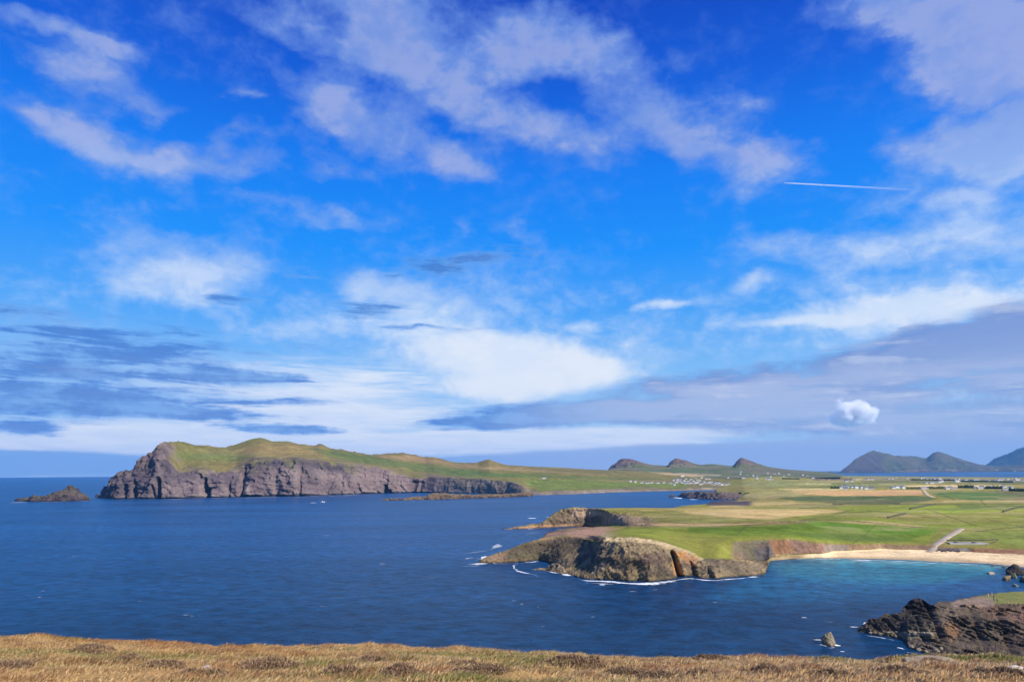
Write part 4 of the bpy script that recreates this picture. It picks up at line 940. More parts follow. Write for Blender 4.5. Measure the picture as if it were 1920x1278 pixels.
# ------------------------------------------------------------------ sea
def build_sea():
    D = np.concatenate([[-2500, 60, 150], np.geomspace(190, 12000, 330), [14000, 17000, SEA_END]])
    ks = np.concatenate([np.linspace(-40, -1.0, 8, endpoint=False), np.linspace(-1.0, 1.05, 300), np.linspace(1.05, 40, 9)[1:]])
    base = np.where(D < 190, 190, D)
    P = np.zeros((len(D), len(ks), 3))
    P[..., 0] = np.clip(base[:, None] * ks[None], -SEA_END, SEA_END); P[..., 1] = D[:, None]
    X, Y = project(P)
    front = P[..., 1] > 60
    X = np.where(front, X, -5000)
    C = np.zeros(P.shape); C[:] = [.006, .050, .140]
    n = fbm(P, 240, 4, 401, stretch=(.5, 1, 1)); n2 = fbm(P, 70, 3, 402, stretch=(.5, 1, 1))
    near = (1 - sstep(320, 900, P[..., 1]))[..., None]
    C = C * (1 - near) + np.array([.004, .036, .095]) * near
    bay = [([(1330, 1120), (1440, 1058), (1500, 1048), (1700, 1052), (1860, 1060), (1930, 1070), (2130, 1090), (2130, 1140), (1860, 1106), (1640, 1120), (1480, 1132)], [.007, .085, .17], 24, .8),
           ([(1450, 1060), (1520, 1050), (1700, 1053), (1850, 1061), (1880, 1074), (1760, 1092), (1600, 1090), (1480, 1080)], [.016, .145, .200], 12, .9),
           ([(1500, 1047), (1600, 1048), (1762, 1055), (1880, 1062), (1860, 1070), (1700, 1062), (1560, 1056)], [.055, .25, .27], 5, .75),
           ([(1520, 1044), (1600, 1047), (1762, 1054), (1900, 1062), (1900, 1066), (1762, 1058), (1600, 1050)], [.11, .27, .26], 1.5, .6),
           ([(1700, 1066), (1800, 1070), (1890, 1082), (1800, 1080), (1700, 1074)], [.004, .105, .15], 4, .5),
           ([(1640, 1110), (1760, 1092), (1880, 1076), (2000, 1080), (2000, 1120), (1780, 1112)], [.010, .062, .165], 10, .6)]
    C = paint(C, X + 16 * n2, Y + 3 * n2, bay)
    C *= (1 + .22 * n + .12 * n2)[..., None]
    m, nt, bs, out = new_mat('sea water')
    N, L = nt.nodes, nt.links
    at = N.new('ShaderNodeAttribute'); at.attribute_name = 'Col'
    g = N.new('ShaderNodeNewGeometry')
    def mapped(s):
        mp = N.new('ShaderNodeMapping'); mp.inputs['Scale'].default_value = s; mp.inputs['Rotation'].default_value = (0, 0, .35)
        L.new(g.outputs['Position'], mp.inputs['Vector']); return mp.outputs[0]
    def tex(v, sc, det, ro=.6):
        t = N.new('ShaderNodeTexNoise'); t.inputs['Scale'].default_value = sc; t.inputs['Detail'].default_value = det; t.inputs['Roughness'].default_value = ro
        L.new(v, t.inputs['Vector']); return t.outputs['Fac']
    w1 = tex(mapped((.85, 1.0, 1)), .105, 8, .72)        # wind sea
    w2 = tex(mapped((.45, 1.0, 1)), .022, 4, .5)        # swell
    w3 = tex(mapped((.25, 1.0, 1)), .006, 5, .6)        # gust bands
    b1 = N.new('ShaderNodeBump'); b1.inputs['Strength'].default_value = .8; b1.inputs['Distance'].default_value = 3.2; L.new(w1, b1.inputs['Height'])
    b2 = N.new('ShaderNodeBump'); b2.inputs['Strength'].default_value = .5; b2.inputs['Distance'].default_value = 5.0; L.new(w2, b2.inputs['Height']); L.new(b1.outputs[0], b2.inputs['Normal'])
    L.new(b2.outputs[0], bs.inputs['Normal'])
    # light and dark of ripples and gust streaks painted into the base colour
    r = N.new('ShaderNodeMapRange'); r.inputs[1].default_value = .3; r.inputs[2].default_value = .7; r.inputs[3].default_value = .35; r.inputs[4].default_value = 2.0; L.new(w1, r.inputs[0])
    r3 = N.new('ShaderNodeMapRange'); r3.inputs[1].default_value = .3; r3.inputs[2].default_value = .7; r3.inputs[3].default_value = .74; r3.inputs[4].default_value = 1.36; L.new(w3, r3.inputs[0])
    mu = N.new('ShaderNodeMath'); mu.operation = 'MULTIPLY'; L.new(r.outputs[0], mu.inputs[0]); L.new(r3.outputs[0], mu.inputs[1])
    sc = N.new('ShaderNodeVectorMath'); sc.operation = 'SCALE'; L.new(at.outputs['Color'], sc.inputs[0]); L.new(mu.outputs[0], sc.inputs['Scale'])
    L.new(sc.outputs[0], bs.inputs['Base Color'])
    bs.inputs['Roughness'].default_value = .32
    bs.inputs['IOR'].default_value = 1.33
    bs.inputs['Specular IOR Level'].default_value = .11
    structure(grid_obj('sea', P, m, C))
build_sea()
# ================================================================== PROMONTORY: slabby black rock close below
def build_promontory():
    cols = np.arange(1609, 2130, .75)
    Wk = [(1609, 1188), (1613, 1187.5), (1640, 1192.5), (1675, 1198), (1690, 1200.5), (1697, 1207), (1701, 1217), (1715, 1222), (1732, 1227), (1760, 1231), (1800, 1233), (1850, 1236), (1920, 1242), (2130, 1258)]
    Rk = [(1609, 1187.5, 0), (1613, 1185, 1), (1625, 1170, 3.2), (1650, 1163, 5), (1692, 1156, 6.6), (1716, 1140, 9.6), (1739, 1143, 9.3), (1757, 1139.5, 10), (1766, 1137.5, 10.4), (1801, 1138, 10.6), (1858, 1136.5, 10.8), (1920, 1138, 10.5), (2130, 1150, 10)]
    Ck = [(1609, 1187.2, 0.2), (1614, 1181, 1.6), (1619, 1173, 2.6), (1625, 1165, 4), (1629, 1159.5, 4.9), (1640, 1158.5, 5.3), (1650, 1157, 5.6), (1657, 1151.5, 6.6), (1663, 1149, 7), (1672, 1150, 7), (1682, 1149, 7.3), (1691, 1148.5, 7.7), (1692.5, 1138, 9.2), (1698, 1134, 9.9), (1702, 1129, 10.9), (1706, 1126, 11.7), (1711, 1122.5, 12.6), (1716, 1121, 13),
          (1724, 1121.5, 13), (1730, 1124, 12.6), (1736, 1128, 11.9), (1739, 1131, 11.4), (1750, 1136, 10.6), (1754, 1131, 10.8), (1759, 1127.5, 11), (1773, 1126, 10.8), (1789, 1126, 10.4), (1797, 1123, 10.2), (1805, 1121, 10), (1835, 1116, 9.2), (1870, 1110.5, 8), (1920, 1108, 6.5), (2130, 1112, 6)]
    W = at_z(cols, curve(Wk, cols, 1, 1.2), -.6)
    Rm = at_z(cols, curve(Rk, cols, 1, 2), curve(Rk, cols, 2, 2))
    Cr = at_z(cols, curve(Ck, cols, 1, 1.0), curve(Ck, cols, 2, 1.0))
    for a, b, gap in ((W, Rm, 3.0), (Rm, Cr, 2.0)):
        sh = b[:, 1] < a[:, 1] + gap
        b[sh] = at_world(cols[sh], a[sh, 1] + gap, b[sh, 2])
    M1 = W * .62 + Rm * .38; M1[:, 2] = Rm[:, 2] * .24
    M2 = W * .36 + Rm * .64; M2[:, 2] = Rm[:, 2] * .74
    Bk = at_world(cols, Cr[:, 1] + np.interp(cols, [1609, 1700, 1860, 2130], [14, 24, 22, 30]), -3.0)
    cnt = [30, 44, 34, 30, 16]
    P = loft([W, M1, M2, Rm, Cr, Bk], cnt)
    rk = np.concatenate([np.linspace(i, i + 1, n, endpoint=False) for i, n in enumerate(cnt)] + [[len(cnt)]])
    RK = rk[:, None] + 0 * cols[None]; X0 = cols[None] + 0 * RK
    top = sstep(3.05, 3.3, RK) * (1 - sstep(4.0, 4.1, RK)) * sstep(1752, 1775, X0)
    m = sstep(0, .2, RK) * (1 - .85 * top) * (1 - .6 * np.exp(-((RK - 4) / .12) ** 2)) * (1 - sstep(4.5, 5, RK))
    P = P + np.array([-.2, -.9, .3]) * (m * 1.6 * fbm(P, 11, 3, 501))[..., None]
    # tilted beds: slabs stepping down to the right, broken along their length
    warp = 2.4 * fbm(P, 16, 3, 503)
    sL = P @ np.array([.70, .25, .64]) + 1.6 * np.round(1.4 * fbm(P, 22, 2, 505)) + 1.0 * np.round(2.0 * fbm(P, 8, 2, 507))
    vary = np.clip(.55 + 1.6 * fbm(P, 9, 3, 509), .1, 1.3)
    def beds(period, sd):
        q = (sL + warp + .5 * fbm(P, 4, 3, sd)) / period
        k = np.floor(q); f = q - k
        h = _hash(k.astype(np.int64), (k * 0).astype(np.int64), (k * 0).astype(np.int64), sd)
        return ((1 - f) ** 1.6) * (.35 + h), h, f
    b1, h1, f1 = beds(3.4, 511); b2, h2, f2 = beds(.85, 517)
    right = sstep(1690, 1760, X0) * .65 + .35
    dirn = np.array([-.30, -.80, .52])
    P = P + dirn * (m * (2.9 * (b1 - .35) * right * vary + .45 * (b2 - .35) * vary))[..., None]
    P = P + np.array([-.2, -.8, .5]) * (m * 1.5 * fbm(P, 3.4, 5, 521, .62, True))[..., None]
    # big black boss at the summit and clefts between blocks
    for cx, wd, dp, a0, a1 in ((1692, 3, 3, 2.2, 4.2), (1756, 5, 5, .8, 4.0), (1640, 4, 2, .8, 3.4), (1668, 4, 2.2, .6, 3.2), (1830, 6, 2.5, .6, 2.6), (1880, 6, 3, .4, 2.6), (1722, 5, 2, .4, 2.8)):
        g = np.exp(-((X0 - cx + 11 * (RK - 2)) / wd) ** 2) * sstep(a0 - .3, a0 + .3, RK) * (1 - sstep(a1 - .2, a1, RK))
        P[..., 1] += g * dp; P[..., 2] -= g * dp * .25
    P[..., 2] += top * .5 * fbm(P, 9, 4, 523)
    N = face_up(P); X, Y = project(P)
    n1 = fbm(P, 9, 4, 531); n2 = fbm(P, 2.6, 4, 532); n3 = fbm(P, .9, 3, 533)
    C = np.zeros(P.shape); C[:] = [.082, .064, .048]
    t = sstep(-.1, .4, n1)[..., None]; C = C * (1 - t) + np.array([.135, .102, .072]) * t
    t = sstep(.3, 1, h1)[..., None]; C = C * (1 - .4 * t) + np.array([.13, .10, .072]) * .4 * t
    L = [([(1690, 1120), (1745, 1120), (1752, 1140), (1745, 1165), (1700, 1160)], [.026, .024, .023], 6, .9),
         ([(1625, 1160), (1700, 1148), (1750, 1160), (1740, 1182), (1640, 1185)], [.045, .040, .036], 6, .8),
         ([(1608, 1180), (1650, 1182), (1700, 1182), (1750, 1180), (1750, 1196), (1700, 1198), (1640, 1194), (1608, 1190)], [.23, .185, .115], 3, .8),
         ([(1700, 1204), (1760, 1206), (1780, 1226), (1720, 1224)], [.19, .155, .115], 5, .6),
         ([(1762, 1138), (1800, 1138), (1795, 1170), (1770, 1176)], [.15, .118, .085], 6, .75),
         ([(1768, 1168), (1790, 1164), (1800, 1190), (1782, 1204)], [.24, .135, .065], 5, .7),
         ([(1830, 1136), (1925, 1138), (2130, 1150), (2130, 1190), (1925, 1170), (1850, 1156)], [.175, .105, .075], 8, .7),
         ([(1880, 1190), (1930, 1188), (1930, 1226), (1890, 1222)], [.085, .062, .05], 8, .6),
         ([(1780, 1128), (1850, 1114), (1868, 1122), (1862, 1137), (1790, 1139)], [.27, .195, .145], 3, .85),
         ([(1828, 1118), (1850, 1113), (1870, 1112), (1868, 1117), (1840, 1122)], [.17, .16, .06], 2, .7)]
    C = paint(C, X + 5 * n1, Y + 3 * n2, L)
    C *= (1 + .30 * n2 + .25 * n3)[..., None]
    lichen = (sstep(.25, .5, fbm(P, 5, 4, 541)) * (1 - top))[..., None]
    C = C * (1 - .35 * lichen) + np.array([.15, .13, .085]) * .35 * lichen
    tide = (1 - sstep(.3, 1.0, P[..., 2] + .5 * n2))[..., None]
    C = C * (1 - .7 * tide) + np.array([.028, .026, .024]) * .7 * tide
    g = (top * sstep(1846, 1870, X0 + 14 * n1) * sstep(3.04, 3.16, RK + .1 * n2))[..., None]
    gc = np.array([.185, .190, .058]) * (1 + .18 * n1 + .12 * n3)[..., None]
    gp = sstep(.1, .4, n1)[..., None]; gc = gc * (1 - gp * .5) + np.array([.26, .19, .10]) * gp * .5
    C = C * (1 - g) + gc * g
    structure(grid_obj('promontory', P, land_material('slabby shore rock', .8, .55, .30), np.clip(C, .008, .8)))
build_promontory()

# ------------------------------------------------------------------ loose rocks
def lump(name, size, mat, seed, base, detail=4, rough=.32, flat=1.0, tint2=None):
    """a weathered rock: an icosphere pushed in and out by noise, cut by a few flat joint planes"""
    import bmesh
    bm = bmesh.new(); bmesh.ops.create_icosphere(bm, subdivisions=detail, radius=1.0)
    V = np.array([v.co[:] for v in bm.verts]); F = np.array([[v.index for v in f.verts] for f in bm.faces]); bm.free()
    r = np.random.default_rng(seed)
    for _ in range(9):
        d = r.normal(size=3); d /= np.linalg.norm(d); c = r.uniform(.55, .9)
        k = V @ d - c; V = np.where((k > 0)[:, None], V - d * k[:, None] * .85, V)
    nn = V / np.linalg.norm(V, axis=1, keepdims=True)
    V = V + nn * (rough * fbm(V, .9, 5, seed) + .10 * fbm(V, .25, 3, seed + 3))[:, None]
    V = V * np.array(size) * np.array([1, 1, flat])
    n = fbm(V, max(size) * .6, 4, seed + 5)
    C = np.array(base)[None] * (1 + .45 * n)[:, None]
    if tint2 is not None:
        t = sstep(0, .5, n + .5 * nn[:, 2])[:, None]; C = C * (1 - t) + np.array(tint2) * t
    return link(name, mesh_from(name, V, F, mat, np.clip(C, .01, .8)))

rockm = land_material('loose rock', .5, .6, .35)
def rock_at(name, px, py, w, hgt, depth, seed, base, label, cat, group=None, tint=None, sink=.25, detail=4, rough=.3):
    """a rock whose foot meets the water at photo pixel (px, py); w and hgt in metres"""
    p = at_z(px, py, 0.0)
    o = lump(name, (w / 2, depth / 2, hgt), rockm, seed, base, detail, rough, 1.0, tint)
    o.location = (p[0], p[1] + depth * .4, hgt * .15 - sink)
    return tag(o, label, cat, group)

o = rock_at('sea_rock', 1557, 1210, 6.2, 4.2, 5.0, 601, [.21, .165, .10], 'tan wave washed rock standing in white surf near the black promontory', 'rock', None, [.27, .225, .15], .25, 5, .55)
rock_at('surf_rock', 1530, 1199, 1.1, .7, 1.0, 603, [.04, .036, .034], 'little black rock at the edge of the surf beside the tan rock', 'rock', None, None, .1, 3)
bay = [(1892, 1088.5, 6.5, 3.6, 4, [.20, .10, .065], [.30, .26, .14], 'reddish brown rock in the bay with a pale green base'),
       (1860, 1076.5, 5.2, 1.8, 4, [.36, .29, .22], [.42, .33, .25], 'low pale rock in shallow water near the beach'),
       (1912, 1078, 12, 5.6, 8, [.075, .062, .05], [.10, .085, .06], 'tall dark rock at the edge of the beach'),
       (1904, 1084.5, 4.6, 3.6, 4, [.19, .17, .09], [.22, .20, .11], 'olive boulder in front of the tall dark beach rock'),
       (1906, 1099.5, 4.2, 1.6, 3, [.15, .15, .085], [.22, .21, .14], 'small green topped rock awash near the grassy promontory'),
       (1924, 1092, 5.5, 3.4, 5, [.10, .09, .055], [.14, .13, .08], 'olive rock at the right edge below the tall dark beach rock'),
       (1864, 1061.8, 3.4, 1.1, 3, [.17, .12, .09], None, 'small brown rock on the wet sand at the waterline'),
       (1885, 1064.0, 6.0, .8, 4, [.09, .075, .06], None, 'flat dark rock lying along the wet sand'),
       (1897, 1068.5, 7.0, 1.0, 4, [.09, .078, .062], None, 'flat dark rock in the shallows below the tall dark beach rock')]
for i, (x, y, w, h, d, b, t, lab) in enumerate(bay):
    rock_at('bay_rock', x, y, w, h, d, 620 + i * 7, b, lab, 'rock', 'rocks by the beach', t, .3, 4, .5)
# dark boulders in front of the bank below the car park
# pale boulders along the foot of the promontory
bl = [(1664, 1186, 1.6), (1672, 1190, 1.3), (1681, 1187, 2.6), (1690, 1192, 1.7), (1698, 1188.5, 2.3), (1706, 1191, 1.9), (1714, 1189, 2.7), (1722, 1191.5, 2.0), (1731, 1189, 3.0), (1741, 1190, 3.4), (1743, 1200, 1.4), (1708, 1214, 2.6), (1722, 1218, 2.2), (1735, 1222, 2.4), (1755, 1221, 2.6), (1764, 1216, 2.0), (1640, 1188, 1.8), (1632, 1186.5, 2.0)]
bpy.context.view_layer.update()
dg = bpy.context.evaluated_depsgraph_get()
def hit(px, py, start=60.0):
    d = ray(px, py); d = d / np.linalg.norm(d)
    o = Vector((0, 0, CAM_Z)) + Vector(d) * start
    ok, loc, nor, idx, ob, mx = S.ray_cast(dg, o, Vector(d), distance=60000)
    return loc if ok else None
for i, (x, y, w) in enumerate(bl):
    p = hit(x, y)
    if p is None: continue
    o = lump('boulder', (w / 2, w / 2 * .9, w * .36), rockm, 700 + i, [.25, .205, .135], 3, .28, 1.0, [.30, .25, .17])
    o.location = (p[0], p[1] - .3, max(p[2], .1) + w * .10); o.rotation_euler = (0, 0, i * 1.3)
    tag(o, 'pale tan boulder at the foot of the black promontory', 'boulder', 'pale boulders at the foot of the black promontory')

# ================================================================== FOREGROUND: dry moorland slope under the viewer
CREST = [(-400, 1184), (0, 1194), (100, 1196.5), (150, 1199), (250, 1203), (320, 1206), (400, 1210), (450, 1212), (520, 1212), (640, 1213), (690, 1211), (750, 1213), (900, 1221), (1000, 1225), (1100, 1232), (1200, 1238), (1260, 1240), (1330, 1236), (1400, 1236), (1450, 1235), (1520, 1238), (1580, 1241), (1640, 1241), (1700, 1238), (1730, 1234), (1800, 1234), (1850, 1233), (1920, 1237), (2320, 1246)]
gcols = np.arange(-700, 2640, 4.0)
def build_ground():
    cy = curve(CREST, gcols, 1, 3)
    D = [1.2, 5.0, 11.0, 16.0, 22.0, 28.0]
    rows = []
    crest = at_depth(gcols, cy, D[5])
    z6 = 75 - 11 * .312
    for d in D[:5]:
        t = (d - 11.0) / (D[5] - 11.0)
        if d < 11: z = np.interp(d, [0, 5, 11], [73.38, 72.9, z6]) + 0 * gcols
        else:
            z = z6 + (crest[:, 2] - z6) * (0.80 * t + 0.20 * t * t)
        rows.append(at_world(gcols, d, z))
    rows.append(crest)
    for d, s in ((31, .9), (38, 3.6), (54, 12), (92, 32), (160, 58)):
        rows.append(at_world(gcols, d, np.maximum(crest[:, 2] - s, 1.0)))
    rows.append(at_world(gcols, 215.0, -3.0))
    P = loft(rows, [8, 20, 44, 50, 50, 14, 10, 10, 10, 8, 6])
    lumps = sstep(2, 9, P[..., 1]) * (1 - sstep(34, 70, P[..., 1]))
    P[..., 2] += lumps * (.16 * fbm(P, 2.4, 4, 801) + .20 * np.maximum(0, fbm(P, 1.1, 4, 803)) - .02)
    n1 = fbm(P, 2.2, 4, 811, stretch=(.6, 1, 1)); n2 = fbm(P, .5, 3, 812)
    C = np.zeros(P.shape); C[:] = [.36, .225, .09]
    t = sstep(.05, .4, n1)[..., None]; C = C * (1 - t) + np.array([.20, .165, .06]) * t
    t = sstep(.1, .5, -n1)[..., None]; C = C * (1 - t) + np.array([.25, .125, .055]) * t
    C *= (1 + .3 * n2)[..., None]
    structure(grid_obj('moorland_ground', P, land_material('dry turf', .08, .6, .4), np.clip(C, .02, .6)))
    return P
GP = build_ground()

def ground_sample(n, dmin, dmax):
    """random points on the visible slope, with the local frame"""
    r0 = 10; r1 = GP.shape[0] - 1
    D = np.sqrt(rng.uniform(dmin ** 2, dmax ** 2, n))
    ys = GP[:, GP.shape[1] // 2, 1]
    fr = np.interp(D, ys, np.arange(len(ys)))
    fc = rng.uniform((-90 + 700) / 4, (2010 + 700) / 4, n)
    i = fr.astype(int); j = fc.astype(int); a = (fr - i)[:, None]; b = (fc - j)[:, None]
    return (GP[i, j] * (1 - a) * (1 - b) + GP[i + 1, j] * a * (1 - b) + GP[i, j + 1] * (1 - a) * b + GP[i + 1, j + 1] * a * b)

def blades(name, B, H, Wd, lean, colr, mat, seg=2, spread=.35):
    n = len(B)
    th = rng.uniform(0, 2 * np.pi, n)
    u = np.stack([np.cos(th), np.sin(th), np.zeros(n)], -1)
    l = lean + rng.normal(0, spread, (n, 3)) * np.array([1, 1, 0])
    tip = B + (np.array([0, 0, 1]) + l) * H[:, None] * .9
    mid = B + (np.array([0, 0, 1]) + l * .35) * H[:, None] * .55
    w = Wd[:, None] / 2
    V = np.stack([B - u * w, B + u * w, mid - u * w * .75, mid + u * w * .75, tip], 1).reshape(-1, 3)
    k = np.arange(n)[:, None] * 5
    F = np.concatenate([k + np.array([0, 1, 3]), k + np.array([0, 3, 2]), k + np.array([2, 3, 4])], 0)
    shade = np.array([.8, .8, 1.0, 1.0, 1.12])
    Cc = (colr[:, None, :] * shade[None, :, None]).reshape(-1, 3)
    return link(name, mesh_from(name, V, F, mat, np.clip(Cc, .01, .8), smooth=True))

def blade_material(name):
    m, nt, bs, out = new_mat(name)
    at = nt.nodes.new('ShaderNodeAttribute'); at.attribute_name = 'Col'
    oi = nt.nodes.new('ShaderNodeTexNoise'); oi.inputs['Scale'].default_value = 9.0
    g = nt.nodes.new('ShaderNodeNewGeometry'); nt.links.new(g.outputs['Position'], oi.inputs['Vector'])
    mr = nt.nodes.new('ShaderNodeMapRange'); mr.inputs[3].default_value = .75; mr.inputs[4].default_value = 1.25; nt.links.new(oi.outputs['Fac'], mr.inputs[0])
    vm = nt.nodes.new('ShaderNodeVectorMath'); vm.operation = 'SCALE'; nt.links.new(at.outputs['Color'], vm.inputs[0]); nt.links.new(mr.outputs[0], vm.inputs['Scale'])
    nt.links.new(vm.outputs[0], bs.inputs['Base Color'])
    bs.inputs['Roughness'].default_value = .8; bs.inputs['Specular IOR Level'].default_value = .15
    return m
grass_mat = blade_material('dry grass blades')

def build_grass():
    n = 330000
    B = ground_sample(n, 9.6, 30.5)
    n1 = fbm(B, 3.6, 4, 821, stretch=(.6, 1, 1)); n2 = fbm(B, .8, 3, 822); n3 = fbm(B, 7, 4, 823, stretch=(.5, 1, 1))
    keep = rng.uniform(0, 1, n) < np.clip(.75 + .9 * n2, .25, 1)
    B, n1, n2, n3 = B[keep], n1[keep], n2[keep], n3[keep]; n = len(B)
    pal = np.array([[.56, .39, .19], [.50, .29, .115], [.34, .175, .085], [.27, .235, .075], [.17, .175, .05]])
    c = np.tile(pal[0], (n, 1)); r = rng.normal(0, .12, n)
    w = sstep(-.05, .25, n3 + r)[:, None]; c = c * (1 - w) + pal[1] * w
    w = sstep(.12, .32, n2 + r * .6)[:, None] * .8; c = c * (1 - w) + pal[2] * w
    w = sstep(.12, .34, n1 + r)[:, None]; c = c * (1 - w) + pal[3] * w
    w = sstep(.34, .5, n1 + r)[:, None] * .8; c = c * (1 - w) + pal[4] * w
    c *= rng.uniform(.85, 1.32, n)[:, None]
    H = np.clip(rng.normal(.070, .026, n) * (1 + 1.2 * n2), .02, .17)
    o = blades('moorland_grass', B, H, rng.uniform(.012, .026, n), np.array([.8, .05, 0]), c, grass_mat)
    o['kind'] = 'stuff'
build_grass()

# heather: low springy domes of short dark sprigs
def build_heather():
    spots = [(168, 1222, .62), (240, 1240, .50), (300, 1251, .45), (500, 1252, .66), (640, 1258, .40), (700, 1240, .46), (860, 1249, .40), (905, 1264, .55), (1070, 1246, .72), (1180, 1266, .50), (1230, 1272, .42), (1440, 1262, .55), (1540, 1246, .60), (1690, 1264, .52), (1560, 1270, .45), (1748, 1242, .36), (1320, 1268, .45), (380, 1266, .5), (20, 1252, .45), (1880, 1268, .5), (1335, 1238, .5), (750, 1264, .55)]
    bpy.context.view_layer.update()
    gx = GP.reshape(-1, 3)
    PX, PY = project(GP)
    for i, (x, y, R) in enumerate(spots):
        m = (GP[..., 1] > 9) & (GP[..., 1] < 27.5)
        k = np.argmin(np.where(m, (PX - x) ** 2 + (PY - y) ** 2, 1e12)); c0 = gx[k]
        n = int(2600 * R / .5)
        r = np.random.default_rng(900 + i)
        a = r.uniform(0, 2 * np.pi, n); q = np.sqrt(r.uniform(0, 1, n))
        ax = R * r.uniform(.9, 1.5); ay = R * .8
        lx = q * np.cos(a) * ax; ly = q * np.sin(a) * ay
        hh = .15 * R / .5 * (1 - q ** 2) * r.uniform(.55, 1.0, n)
        B = np.stack([lx, ly, hh - .02], -1)
        B[:, 2] += .09 * fbm(B, .3, 3, 930 + i)
        kk = r.uniform(0, 1, n) < .95 - .55 * q + .9 * fbm(B, .45, 3, 960 + i); B = B[kk]; n = len(B)
        pal = np.array([[.26, .155, .10], [.36, .235, .14], [.19, .14, .07]])
        cc = pal[r.integers(0, 3, n)] * r.uniform(.7, 1.25, n)[:, None]
        o = blades('heather_clump', B, r.uniform(.04, .085, n), r.uniform(.012, .024, n), np.array([.1, 0, 0]), cc, grass_mat, spread=.6)
        o.location = c0
        tag(o, 'low purplish brown heather clump growing in dry straw coloured grass', 'heather', 'heather clumps in the dry grass')
build_heather()

# pale stones showing through the turf
def stone(px, py, w, d, h, seed, base, label):
    PX, PY = project(GP); m = (GP[..., 1] > 9) & (GP[..., 1] < 28.5)
    k = np.argmin(np.where(m, (PX - px) ** 2 + (PY - py) ** 2, 1e12)); c0 = GP.reshape(-1, 3)[k]
    o = lump('stone_slab', (w / 2, d / 2, h), land_material('pale stone', .12, .5, .3), seed, base, 4, .18)
    o.location = (c0[0], c0[1], c0[2] + h * .25); tag(o, label, 'stone slab')
stone(1748, 1240, 1.5, 1.0, .09, 951, [.34, .26, .18], 'broad pale stone slab bedded in dry grass at the slope edge')
stone(1908, 1254, .42, .3, .06, 953, [.62, .56, .48], 'small whitish stone in dry grass near the right edge')
stone(416, 1268, .22, .18, .05, 955, [.55, .50, .42], 'small whitish stone in the grass low on the left')
stone(388, 1248, .24, .2, .05, 957, [.36, .32, .29], 'small grey stone half buried in grass between heather clumps')
# ================================================================== things on the land and water
bpy.context.view_layer.update()
dg = bpy.context.evaluated_depsgraph_get()
def drop(x, y):
    """height of the ground under a world point"""
    ok, loc, *_ = S.ray_cast(dg, Vector((x, y, 900.0)), Vector((0, 0, -1)))
    return loc[2] if ok else 0.0

def box_v(x0, x1, y0, y1, z0, z1):
    V = [(x0, y0, z0), (x1, y0, z0), (x1, y1, z0), (x0, y1, z0), (x0, y0, z1), (x1, y0, z1), (x1, y1, z1), (x0, y1, z1)]
    F = [(0, 3, 2, 1), (4, 5, 6, 7), (0, 1, 5, 4), (1, 2, 6, 5), (2, 3, 7, 6), (3, 0, 4, 7)]
    return V, F
def pymesh(name, parts, mats, smooth=False):
    V, F, MI = [], [], []
    for (v, f, mi) in parts:
        k = len(V); V += v; F += [tuple(i + k for i in q) for q in f]; MI += [mi] * len(f)
    me = bpy.data.meshes.new(name); me.from_pydata(V, [], F); me.update()
    for m in mats: me.materials.append(m)
    me.polygons.foreach_set('material_index', MI)
    if smooth: me.polygons.foreach_set('use_smooth', [True] * len(F))
    return me

# ------------------------------------------------------------------ houses
white = plain_material('whitewash', (.82, .80, .76), .8, .06, .4)
cream = plain_material('cream render', (.70, .60, .46), .8, .06, .4)
slate = plain_material('slate roof', (.13, .135, .15), .6, .25, .8)
pale_roof = plain_material('weathered pale roof', (.34, .32, .32), .7, .2, .8)
glass = plain_material('window glass', (.04, .05, .06), .1, .1, 1, .5)
def house_meshes(L, Wd, H, R, wall, roof):
    hl, hw = L / 2, Wd / 2
    V = [(-hl, -hw, -2), (hl, -hw, -2), (hl, hw, -2), (-hl, hw, -2), (-hl, -hw, H), (hl, -hw, H), (hl, hw, H), (-hl, hw, H), (-hl, 0, H + R), (hl, 0, H + R)]
    F = [(0, 1, 5, 4), (2, 3, 7, 6), (1, 2, 6, 9, 5), (3, 0, 4, 8, 7)]
    w = pymesh('wall', [(V, F, 0)], [wall])
    e, t = .35, .18
    def slab(s):
        v = [(-hl - e, s * (hw + e), H - R * e / hw), (hl + e, s * (hw + e), H - R * e / hw), (hl + e, 0, H + R), (-hl - e, 0, H + R)]
        v2 = [(a, b, c + t) for a, b, c in v]
        return v + v2, [(0, 1, 2, 3), (7, 6, 5, 4), (0, 4, 5, 1), (1, 5, 6, 2), (2, 6, 7, 3), (3, 7, 4, 0)]
    r = pymesh('roof', [(*slab(-1), 0), (*slab(1), 0)], [roof])
    c = pymesh('chimney', [(*box_v(hl - 1.2, hl - .1, -.5, .5, H + R * .6, H + R + 1.1), 0)], [wall])
    wi = []
    for s in (-1, 1):
        for x in np.linspace(-hl + 1.6, hl - 1.6, 4):
            wi.append((*box_v(x - .5, x + .5, s * hw - .04, s * hw + .04, 1.1, 2.3), 0))
    wn = pymesh('window', wi, [glass])
    return w, r, c, wn
kinds = [house_meshes(11, 7, 3.4, 2.6, white, slate), house_meshes(16, 7.5, 3.2, 2.4, white, slate), house_meshes(9, 7, 5.2, 2.8, white, slate), house_meshes(14, 8, 3.0, 2.0, cream, pale_roof), house_meshes(20, 9, 4.0, 2.2, white, pale_roof)]
protos = {}
